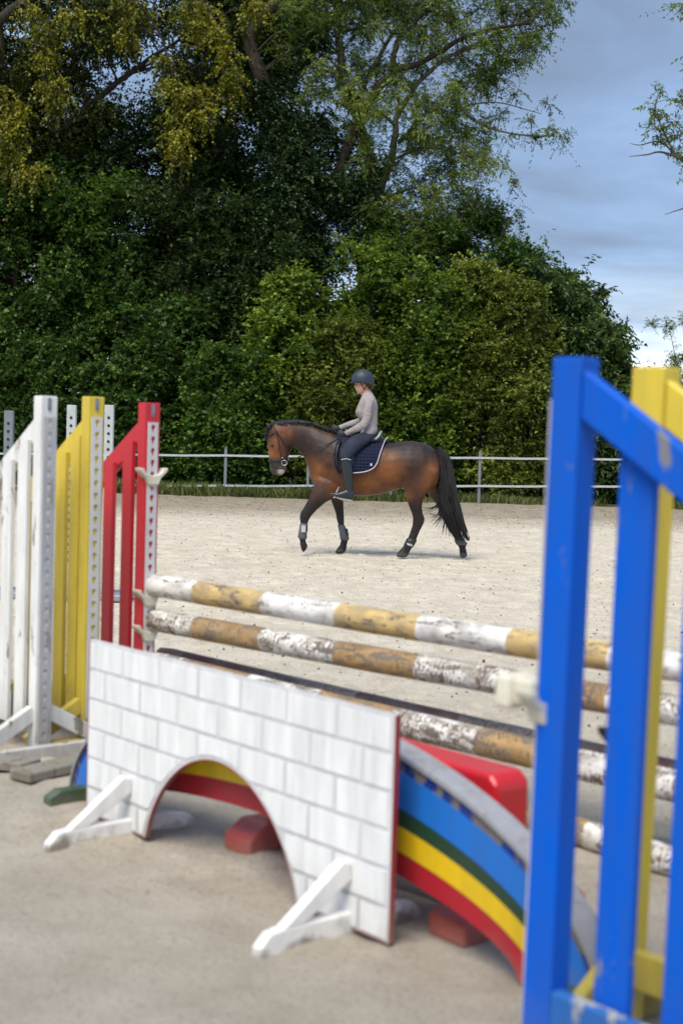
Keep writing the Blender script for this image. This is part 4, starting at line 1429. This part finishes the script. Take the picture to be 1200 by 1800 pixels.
# ears
for y, dx in ((-.045, 0), (.045, 6)):
    pts = [P3(103 + dx, 345, y), P3(88 + dx, 330, y), P3(76 + dx, 316, y * 1.3)]
    MB().tube(pts, [.030, .026, .004], 8, flat=.5).build('ear', MAT['hair'], horse, smooth=True)
for y in (-.103, .103):
    MB().tube([P3(105, 430, y * .96), P3(105, 430, y * 1.03)], [.021, .012], 10).build('eye', MAT['black_plastic'], horse, smooth=True)
for y in (-.056, .056):
    MB().tube([P3(106, 561, y * .9), P3(105, 561, y * 1.04)], [.016, .012], 8).build('nostril', MAT['tack'], horse, smooth=True)
# mane and forelock
mm_ = MB()
crest = bez([P3(112, 314, 0), P3(150, 306, 0), P3(205, 302, 0), P3(260, 306, 0), P3(320, 322, 0), P3(375, 341, 0), P3(425, 362, 0)], 60)
for i, p in enumerate(crest):
    for s in (-1, -1, -1, 1, 1, 1):
        l_ = random.uniform(.03, .075) if s < 0 else random.uniform(.16, .26)
        b_ = p + Vector((0, 0, .004))
        q_ = Vector((random.uniform(-.02, .02), 0, 0))
        m1 = b_ + q_ + Vector((.03, s * .035, -.008 - random.random() * .004))
        e_ = b_ + q_ * 2 + Vector((random.uniform(.06, .10), s * (.062 + .05 * i / 60), -l_))
        mm_.tube([b_ - Vector((.02, 0, 0)), m1, e_], [.009, .009, .002], 4, cap=False)
for i in range(26):
    a = P3(110 + random.uniform(-6, 8), 320, random.uniform(-.03, .03))
    mm_.tube(bez([a, a + Vector((-.07, 0, -.04)), P3(66 + random.uniform(-4, 14), random.uniform(375, 408), random.uniform(-.06, .06))], 5), [.012, .012, .010, .008, .005, .002], 4, cap=False)
mm_.build('mane', MAT['hair'], horse, smooth=True)
# tail
tl = MB()
left = [(935, 450), (948, 520), (950, 600), (940, 690), (955, 760), (985, 840), (1030, 910)]
right = [(955, 440), (1000, 500), (1022, 600), (1044, 700), (1066, 790), (1090, 870), (1105, 912)]
for i in range(420):
    f = random.random(); g_ = random.uniform(-.10, .12)
    pts = []
    nlen = random.randint(5, 7)
    for j in range(nlen):
        a, b = left[j], right[j]
        spread = .35 if j == 0 else 1
        ff_ = .5 + (f - .5) * spread
        pts.append(P3(a[0] + (b[0] - a[0]) * ff_ + random.uniform(-4, 4), a[1] + (b[1] - a[1]) * ff_ + random.uniform(-6, 6), g_ * (.5 + .1 * j)))
    c = bez(pts, 12)
    tl.tube(c, [random.uniform(.006, .014) * min(1, (12 - k) / 5 + .12) for k in range(13)], 4, cap=False)
for i in range(46):        # loose wisps blown forward
    t_ = random.random()
    x1 = 865 + 165 * t_ + random.uniform(-12, 12); y1 = 752 + 150 * min(1, t_ * 1.4) + random.uniform(-25, 20)
    pts = [P3(950, 560, -.02), P3(948, 660, -.03), P3(948 - 6 * (1 - t_) + 30 * t_, 715 + 30 * t_, -.04), P3((948 + x1) / 2 + 20, 770 + 60 * t_ + (-28 if t_ < .15 else 0), -.04), P3(x1, y1, -.05 + random.uniform(-.05, .05))]
    tl.tube(bez(pts, 12), [.008 * min(1, (12 - k) / 6 + .15) for k in range(13)], 3, cap=False)
tl.build('tail', MAT['hair'], horse, smooth=True)

# leg boots (one thing each)


def leg_boot(label, rings, mat, strap, group='protective boots on the horse’s legs'):
    c = rings[len(rings) // 2]
    r0 = empty('leg_boot', horse.location)
    tag(r0, label, 'leg boot', group)
    rr2 = [(a[0] - 3, a[1], a[2] + 3, a[3], a[4] + .010, a[5]) for a in rings]
    loft(rr2, 14).build('shell', mat, r0, smooth=True)
    for (ax, ay, bx2, by2, wd2, yo) in strap:
        A = P3(ax - 4, ay, yo); B = P3(bx2 + 4, by2, yo)
        m = MB()
        c_ = (A + B) / 2; e_ = (A - B) / 2
        K = 16
        dn = Vector((e_.z, 0, -e_.x)).normalized() * .014
        vs = []
        for sgn in (-1, 1):
            for k in range(K):
                a_ = 2 * math.pi * k / K
                vs.append(c_ + e_ * math.cos(a_) + Vector((0, wd2 + .016, 0)) * math.sin(a_) + dn * sgn)
        fs = [(k, (k + 1) % K, K + (k + 1) % K, K + k) for k in range(K)] + [tuple(range(K)), tuple(range(K, 2 * K))]
        m.add(vs, fs).build('strap', MAT['silver'], r0, smooth=False)
    return r0


lb = leg_boot('dark boot with silver label on the raised front leg', nf[6:9], MAT['boot_grey'], [])
MB().prism([(P3(253, 832, 0).x, P3(253, 832, 0).z), (P3(275, 832, 0).x, P3(275, 832, 0).z), (P3(274, 866, 0).x, P3(274, 866, 0).z), (P3(252, 866, 0).x, P3(252, 866, 0).z)],
           (0, -.225, 0), (1, 0, 0), (0, 0, 1), (0, 1, 0), .02).build('label_patch', MAT['silver'], lb, bevel=.003)
MB().prism([(P3(276, 832, 0).x, P3(276, 832, 0).z), (P3(284, 832, 0).x, P3(284, 832, 0).z), (P3(283, 864, 0).x, P3(283, 864, 0).z), (P3(275, 864, 0).x, P3(275, 864, 0).z)],
           (0, -.195, 0), (1, 0, 0), (0, 0, 1), (0, 1, 0), .06).build('fastener', MAT['black_plastic'], lb, bevel=.003)
lb = leg_boot('plain grey boot on the front leg that stands', ff[5:8], MAT['boot_grey'], [])
MB().prism([(P3(474, 856, 0).x, P3(474, 856, 0).z), (P3(485, 856, 0).x, P3(485, 856, 0).z), (P3(491, 890, 0).x, P3(491, 890, 0).z), (P3(481, 892, 0).x, P3(481, 892, 0).z)],
           (0, .10, 0), (1, 0, 0), (0, 0, 1), (0, 1, 0), .06).build('fastener', MAT['black_plastic'], lb, bevel=.003)
leg_boot('black fetlock boot with silver strap on the forward hind leg', nh[9:11], MAT['black_plastic'], [(778, 925, 814, 936, .040, -.15)])
leg_boot('grey fetlock boot on the hind leg behind the tail', fh[8:10], MAT['boot_grey'], [])

# ------------------------------------------------------------------ saddle pad, saddle, bridle
TR = []
for r in trunk_r:
    A = P3(r[0], r[1], 0); B = P3(r[2], r[3], 0)
    TR.append(((A + B) / 2, (A - B) / 2, r[4]))


def on_barrel(zx, zy, side=-1, off=.015):
    """point on the barrel skin at the height of (zx, zy)"""
    p = P3(zx, zy, 0)
    best = None
    for i in range(len(TR) - 1):
        c0, e0, w0 = TR[i]; c1, e1, w1 = TR[i + 1]
        if c1.x <= p.x <= c0.x:
            t = (p.x - c0.x) / (c1.x - c0.x)
            c = c0.lerp(c1, t); hgt_ = e0.length + (e1.length - e0.length) * t; w_ = w0 + (w1 - w0) * t
            v = max(-1, min(1, (p.z - c.z) / hgt_))
            best = (w_ * math.sqrt(max(0, 1 - v * v)), c, hgt_, w_, v)
            break
    if best is None: return p
    return Vector((p.x, side * (best[0] + off), p.z + (off if best[4] > .9 else 0)))


pad_o = [(438, 398), (424, 440), (415, 490), (420, 535), (440, 568), (470, 580), (505, 574), (555, 570), (592, 561), (618, 545), (634, 520), (645, 485), (658, 450), (676, 425), (690, 412)]
pad = empty('saddle_pad', horse.location)
tag(pad, 'navy quilted saddle pad with pale trim under the saddle', 'saddle pad')
m = MB()
Ku, Kv = 34, 16
for side in (-1, 1):
    vs, fs = [], []
    for i in range(Ku + 1):
        zx = 418 + (690 - 418) * i / Ku
        # bottom outline for this zx
        low = []
        for (a, b) in zip(pad_o[:-1], pad_o[1:]):
            if min(a[0], b[0]) <= zx <= max(a[0], b[0]) and a[0] != b[0]:
                low.append(a[1] + (b[1] - a[1]) * (zx - a[0]) / (b[0] - a[0]))
        yl = max(low) if low else 450
        yt = min(low) if len(low) > 1 and zx < 440 else None
        topy = np.interp(zx, [418, 440, 500, 570, 640, 690], [480, 372, 390, 410, 417, 418])
        if zx < 440 and yt: topy = yt
        for j in range(Kv + 1):
            zy = topy + (yl - topy) * j / Kv
            q = .004 * (abs(math.sin(math.pi * (i * .5))) + abs(math.sin(math.pi * j * .5)))
            vs.append(on_barrel(zx, zy, side, .024 + q))
    for i in range(Ku):
        for j in range(Kv):
            a = i * (Kv + 1) + j
            fs.append((a, a + 1, a + Kv + 2, a + Kv + 1))
    m.add(vs, fs)
o = m.build('cloth', MAT['navy_pad'], pad, smooth=True)
md = o.modifiers.new('t', 'SOLIDIFY'); md.thickness = .012
tr_pts = [on_barrel(a, b - 6, -1, .045) for a, b in pad_o[6:]]
tr2 = [on_barrel(a - 3, b - 6, -1, .045) for a, b in pad_o[9:]]
MB().tube(bez(tr_pts, 40), .008, 6).build('piping', MAT['trim'], pad, smooth=True)
lg = [on_barrel(598, 520, -1, .042), on_barrel(608, 520, -1, .042), on_barrel(608, 532, -1, .042), on_barrel(598, 532, -1, .042)]
MB().add(lg + [p + Vector((0, .01, 0)) for p in lg], [(0, 1, 2, 3), (4, 5, 6, 7), (0, 1, 5, 4), (1, 2, 6, 5), (2, 3, 7, 6), (3, 0, 4, 7)]).build('badge', MAT['trim'], pad)
# fleecy dark back edge of the pad
m = MB()
for s in (-1, 1):
    m.tube([on_barrel(560, 420, s, .04), on_barrel(620, 420, s, .05), P3(672, 408, s * .05), P3(690, 412, s * .03)], [.03, .04, .035, .02], 8)
m.build('fleece', MAT['black_plastic'], pad, smooth=True)

sad = empty('saddle', horse.location)
tag(sad, 'black dressage saddle under the rider', 'saddle')
fused('seat', [loft([(440, 372, 455, 415, .10), (470, 388, 478, 425, .13), (520, 395, 525, 425, .15), (570, 388, 580, 425, .17), (620, 378, 625, 420, .165), (650, 362, 652, 410, .13)], 14)], .012, 4, MAT['leather'], sad)
for s in (-1, 1):
    fl = [(452, 395), (438, 430), (428, 480), (430, 525), (448, 556), (480, 566), (508, 548), (516, 500), (520, 450), (530, 410)]
    v = [on_barrel(a, b, s, .055) for a, b in fl]
    c_ = sum(v, Vector()) / len(v)
    c_.y = on_barrel(480, 470, s, .06).y
    k = len(v)
    o = MB().add(v + [c_], [(i, (i + 1) % k, k) for i in range(k)]).build('flap', MAT['leather'], sad, smooth=True)
    md = o.modifiers.new('t', 'SOLIDIFY'); md.thickness = .014
    MB().tube([on_barrel(449, 402, s, .07), on_barrel(436, 440, s, .075), on_barrel(428, 490, s, .075), on_barrel(436, 535, s, .075)], [.016, .018, .018, .012], 8).build('knee_roll', MAT['leather'], sad, smooth=True)
    MB().tube([P3(455, 560, s * .37), P3(450, 600, s * .375), P3(443, 640, s * .38)], [.010, .010, .010], 6, flat=.4).build('stirrup_leather', MAT['leather'], sad, smooth=True)
    st = MB()
    st.tube(bez([P3(443, 636, s * .38), P3(432, 655, s * .345), P3(420, 688, s * .335)], 8), .008, 6)
    st.tube(bez([P3(443, 636, s * .38), P3(434, 655, s * .435), P3(421, 688, s * .445)], 8), .008, 6)
    st.beam(P3(420, 689, s * .325), P3(420, 689, s * .455), .04, .014)
    st.build('stirrup', MAT['steel'], sad, smooth=True)
MB().tube(bez([P3(612, 408, -.15), P3(638, 390, -.165), P3(652, 366, -.12), P3(657, 362, 0), P3(652, 366, .12), P3(638, 390, .165)], 20), [.018] * 21, 8).build('cantle', MAT['steel'], sad, smooth=True)

br = empty('bridle', horse.location)
tag(br, 'dark leather bridle with a round steel bit ring', 'bridle')


def strap(pts, wdt=.011, name='strap', mat='tack', flat=.35):
    MB().tube(bez(pts, 14), wdt, 6, flat=flat).build(name, MAT[mat], br, smooth=True)


for s in (-1, 1):
    strap([P3(112, 328, s * .05), P3(122, 355, s * .098), P3(134, 390, s * .112), P3(140, 430, s * .112), P3(148, 475, s * .094), P3(160, 515, s * .074)], name='cheekpiece')
    strap([P3(118, 345, s * .08), P3(145, 385, s * .11), P3(172, 425, s * .100), P3(190, 455, s * .06)], .008, 'throat_lash')
    strap([P3(78, 388, 0), P3(92, 378, s * .08), P3(116, 362, s * .098)], .009, 'browband')
    strap([P3(84, 503, 0), P3(100, 506, s * .066), P3(140, 505, s * .078), P3(172, 500, s * .055), P3(184, 498, 0)], .013, 'noseband')
    strap([P3(87, 512, s * .02), P3(110, 535, s * .068), P3(140, 545, s * .07), P3(165, 545, s * .05)], .008, 'flash_strap')
    ring = [P3(166 + 13 * math.cos(a), 517 + 13 * math.sin(a), s * .078) for a in [2 * math.pi * i / 20 for i in range(21)]]
    MB().tube(ring, .006, 6).build('bit_ring', MAT['metal_bit'], br, smooth=True)
    MB().tube([P3(157, 492, s * .083), P3(157, 492, s * .094)], .010, 8).build('buckle', MAT['metal_bit'], br, smooth=True)
    hy = -.13 if s < 0 else .10
    hand = P3(452, 388, hy) if s < 0 else P3(425, 352, hy)
    strap([P3(178, 514, s * .085), P3(230, 492, s * .16), P3(345, 440, s * .24), P3(410, 412, s * .20), hand], .008, 'rein', flat=.5)
    MB().tube([P3(340, 442, s * .238), P3(350, 437, s * .24)], .013, 8).build('rein_stop', MAT['tack'], br, smooth=True)

# ------------------------------------------------------------------ rider
sm_ = NM('knit_shirt', .9, .15)
sm_.color(sm_.mix(sm_.ramp(sm_.noise(sm_.coord(scale=(1, 1, 1)), 7, 4), [(.35, 0), (.65, 1)]), (.30, .265, .268), (.37, .33, .332)))
fn = sm_.noise(sm_.coord(scale=(3, 3, 8)), 2.2, 3, .6, 2.0)
sm_.bump(fn, .6, .03)
br_ = NM('breeches', .8, .2)
br_.color(br_.mix(br_.ramp(br_.noise(br_.coord(), 8, 4), [(.3, 0), (.7, 1)]), (.018, .022, .038), (.03, .036, .058)))
sk = NM('skin', .5, .4)
sk.color(sk.mix(sk.noise(sk.coord(), 14, 3), (.42, .20, .14), (.55, .30, .22)))
sk.b.inputs['Subsurface Weight'].default_value = 0.05


def rr(rs):
    o_ = []
    for r in rs:
        a = rx_(r[0], r[1]); b = rx_(r[2], r[3])
        o_.append((a[0], a[1], b[0], b[1], r[4], r[5] if len(r) > 5 else 0.0))
    return o_


torso = rr([(505, 850, 705, 845, .150), (480, 860, 715, 820, .175), (520, 790, 718, 790, .165), (522, 730, 712, 735, .148), (500, 665, 714, 680, .140), (458, 610, 716, 600, .148), (440, 565, 720, 545, .155),
            (458, 515, 720, 490, .165), (485, 455, 706, 440, .178), (505, 405, 690, 395, .160), (520, 370, 665, 345, .10)])
neckr = rr([(520, 365, 650, 340, .070), (518, 338, 632, 300, .058), (515, 310, 622, 270, .054)])
narm = rr([(560, 410, 672, 420, .055, -.15), (548, 460, 662, 470, .060, -.185), (545, 530, 648, 540, .054, -.20), (530, 610, 635, 625, .048, -.205), (520, 670, 612, 705, .046, -.205),
           (480, 700, 570, 765, .042, -.20), (410, 745, 480, 810, .038, -.18), (340, 785, 385, 845, .034, -.155), (308, 800, 340, 866, .033, -.14)])
farm = rr([(560, 410, 672, 420, .055, .15), (548, 470, 655, 480, .060, .185), (530, 540, 630, 550, .054, .20), (500, 610, 600, 625, .048, .205), (460, 645, 540, 700, .044, .20),
           (390, 665, 440, 735, .040, .18), (300, 700, 340, 765, .036, .14), (222, 732, 250, 790, .032, .10)])


def leg_r(s):
    return rr([(520, 815, 680, 870, .085, s * .12), (450, 835, 620, 930, .092, s * .19), (370, 880, 520, 1005, .086, s * .28), (300, 960, 440, 1075, .078, s * .34), (252, 1040, 385, 1130, .072, s * .37), (248, 1100, 375, 1160, .064, s * .385)])


def shin_r(s):
    return rr([(262, 1140, 382, 1145, .062, s * .39), (268, 1200, 402, 1205, .064, s * .395), (280, 1290, 412, 1290, .060, s * .40), (290, 1370, 412, 1375, .052, s * .40), (300, 1440, 410, 1450, .045, s * .40), (305, 1500, 412, 1520, .043, s * .40)])


def foot_r(s):
    return rr([(420, 1520, 400, 1630, .040, s * .40), (350, 1500, 345, 1632, .046, s * .405), (290, 1512, 280, 1618, .050, s * .41), (220, 1540, 210, 1596, .048, s * .415), (160, 1535, 152, 1572, .034, s * .415)])


headr = rr([(500, 345, 610, 320, .050), (470, 333, 600, 300, .062), (452, 305, 615, 270, .072), (440, 265, 630, 240, .078), (436, 230, 640, 210, .080), (432, 190, 645, 180, .080), (440, 130, 640, 130, .076), (480, 90, 610, 90, .05)])
nose = rr([(428, 258, 450, 268, .014), (434, 236, 456, 244, .011), (446, 214, 460, 220, .009)])
lips = rr([(449, 292, 470, 296, .020), (452, 306, 470, 306, .022)])
chin = rr([(466, 326, 500, 330, .028), (480, 338, 510, 335, .03)])
rider = empty('person', horse.location)
tag(rider, 'person riding the bay horse in helmet, mauve-grey top, dark breeches and tall boots', 'person')


def thin(rs, k=.86):
    o_ = []
    for r in rs:
        cx_, cy_ = (r[0] + r[2]) / 2, (r[1] + r[3]) / 2
        o_.append((cx_ + (r[0] - cx_) * k, cy_ + (r[1] - cy_) * k, cx_ + (r[2] - cx_) * k, cy_ + (r[3] - cy_) * k, r[4] * k, r[5]))
    return o_


# hands: palm, four curled fingers and a thumb closed on the rein
def hand_lofts(cx_, cy_, y, g=1.0):
    L_ = []
    L_.append(loft(thin(rr([(cx_ + 45, cy_ - 35, cx_ + 55, cy_ + 30, .020, y), (cx_ + 10, cy_ - 38, cx_ + 15, cy_ + 40, .024, y), (cx_ - 30, cy_ - 30, cx_ - 22, cy_ + 42, .022, y)]), g), 10))
    for k in range(4):
        yk = cy_ - 24 + 20 * k
        a = rx_(cx_ - 18, yk); b = rx_(cx_ - 48, yk + 8); c_ = rx_(cx_ - 42, yk + 20); d_ = rx_(cx_ - 16, yk + 20)
        L_.append(MB().tube([P3(*a, y - .008), P3(*b, y - .008), P3(*c_, y + .016), P3(*d_, y + .028)], [.0115 * g, .0115 * g, .011 * g, .010 * g], 8))
    a = rx_(cx_ + 15, cy_ - 36); b = rx_(cx_ - 18, cy_ - 46); c_ = rx_(cx_ - 44, cy_ - 34)
    L_.append(MB().tube([P3(*a, y + .01), P3(*b, y + .014), P3(*c_, y + .006)], [.013 * g, .012 * g, .009 * g], 8))
    return L_


body_l = [loft(thin(torso)), loft(neckr), loft(headr, 20), loft(nose, 8), loft(lips, 8), loft(chin, 10), loft(thin(narm), 12), loft(thin(farm), 12)]
for s in (-1, 1):
    body_l += [loft(thin(leg_r(s)), 14), loft(thin(shin_r(s), .8), 12), loft(thin(foot_r(s), .78), 12)]
body_l += hand_lofts(275, 835, -.125, .72) + hand_lofts(198, 770, .09, .72)
fused('body', body_l, .0075, 2, sk.m, rider)
fused('shirt', [loft(torso), loft(rr([(522, 362, 655, 335, .080), (516, 340, 638, 300, .064)])), loft(narm, 14), loft(farm, 14)], .009, 4, sm_.m, rider)
fused('breeches', [loft(rr([(500, 850, 705, 850, .152), (475, 870, 712, 850, .17), (500, 905, 690, 880, .15)])), loft(leg_r(-1), 16), loft(leg_r(1), 16)], .010, 4, br_.m, rider)
for s in (-1, 1):
    bo = fused('riding_boot', [loft(shin_r(s), 16), loft(foot_r(s), 16)], .009, 3, MAT['boot_leather'], rider)
    sp_ = [rx_(146, 1550), rx_(210, 1592), rx_(280, 1618), rx_(400, 1645)]
    MB().tube([P3(a, b, s * .41) for a, b in sp_], [.012, .017, .018, .018], 8, flat=1.9).build('sole', MAT['sole'], bo, smooth=True).scale = (1, 1, 1)
    MB().tube([P3(*rx_(268, 1142), s * .445), P3(*rx_(330, 1132), s * .462), P3(*rx_(385, 1146), s * .44)], .006, 5).build('boot_trim', MAT['trim'], bo)
fused('glove', hand_lofts(275, 835, -.125, 1.12) + [loft(rr([(318, 800, 340, 868, .036, -.135), (300, 805, 310, 870, .032, -.128)]), 10)], .006, 1, MAT['glove'], rider)
fused('glove', hand_lofts(198, 770, .09, 1.12) + [loft(rr([(238, 735, 256, 792, .034, .10), (225, 740, 232, 795, .032, .095)]), 10)], .006, 1, MAT['glove'], rider)
# helmet
hc = Vector(P3(*rx_(533, 175), 0))
sc = 1 / (HS / .4127)
vs, fs = [], []
NU, NV = 28, 12
for i in range(NV + 1):
    th = (math.pi / 2) * 1.16 * i / NV
    for j in range(NU):
        a = 2 * math.pi * j / NU
        x = math.sin(th) * math.cos(a); y = math.sin(th) * math.sin(a); z = math.cos(th)
        back = 1.0 if x > 0 else .96
        lowcut = (-.20 if x < 0 else -.36) if th > math.pi / 2 else 0
        vs.append(hc + Vector((x * 132 * sc * back, y * .108, (z * 120 if z > 0 else z * 150 * (1 + .9 * max(0, x))) * sc)))
for i in range(NV):
    for j in range(NU):
        fs.append((i * NU + j, i * NU + (j + 1) % NU, (i + 1) * NU + (j + 1) % NU, (i + 1) * NU + j))
he = MB().add(vs, fs).build('helmet', MAT['helmet'], rider, smooth=True)
md = he.modifiers.new('t', 'SOLIDIFY'); md.thickness = .012; md.offset = 1
pk = []
for i in range(9):
    a = math.pi * (.62 + .76 * i / 8)
    pk.append((Vector((math.cos(a) * 122 * sc, math.sin(a) * .098, -22 * sc)), Vector((math.cos(a) * (122 + 40 * math.sin(math.pi * i / 8)) * sc, math.sin(a) * .10, -34 * sc))))
vs = [hc + p for p, q_ in pk] + [hc + q_ for p, q_ in pk]
o = MB().add(vs, [(i, i + 1, i + 10, i + 9) for i in range(8)]).build('peak', MAT['helmet'], he, smooth=True)
md = o.modifiers.new('t', 'SOLIDIFY'); md.thickness = .008
MB().tube([hc + Vector((-40 * sc, 0, 121 * sc)), hc + Vector((40 * sc, 0, 120 * sc)), hc + Vector((100 * sc, 0, 84 * sc)), hc + Vector((134 * sc, 0, 10 * sc))], [.007, .008, .008, .007], 6).build('trim_line', MAT['silver'], he, smooth=True)
# ear, hair, chin strap
for s in (-1, 1):
    MB().tube([P3(*rx_(560, 238), s * .076), P3(*rx_(560, 238), s * .090)], [.026, .018], 10, flat=.7).build('ear', sk.m, rider, smooth=True)
    MB().tube(bez([P3(*rx_(505, 205), s * .084), P3(*rx_(530, 255), s * .082), P3(*rx_(545, 295), s * .066), P3(*rx_(528, 338), s * .03)], 10), .006, 5).build('chin_strap', MAT['tack'], rider)
    MB().tube(bez([P3(*rx_(590, 220), s * .082), P3(*rx_(570, 265), s * .08), P3(*rx_(545, 295), s * .066)], 8), .005, 5).build('chin_strap', MAT['tack'], rider)
    MB().tube([P3(*rx_(452, 232), s * .040), P3(*rx_(449, 232), s * .046)], [.012, .007], 8).build('eye', MAT['tack'], rider, smooth=True)
hr = MB()
for i in range(18):
    s = -1 if i % 2 else 1
    hr.tube([P3(*rx_(520 + i * 7, 200), s * .083), P3(*rx_(570 + i * 4, 225), s * .085), P3(*rx_(605 + i * 2, 255 + i * 2), s * .06), P3(*rx_(625, 285), s * .03)], [.010, .012, .012, .006], 5)
hr.build('hair', plain('brown_hair', (.03, .018, .012), .6), rider, smooth=True)
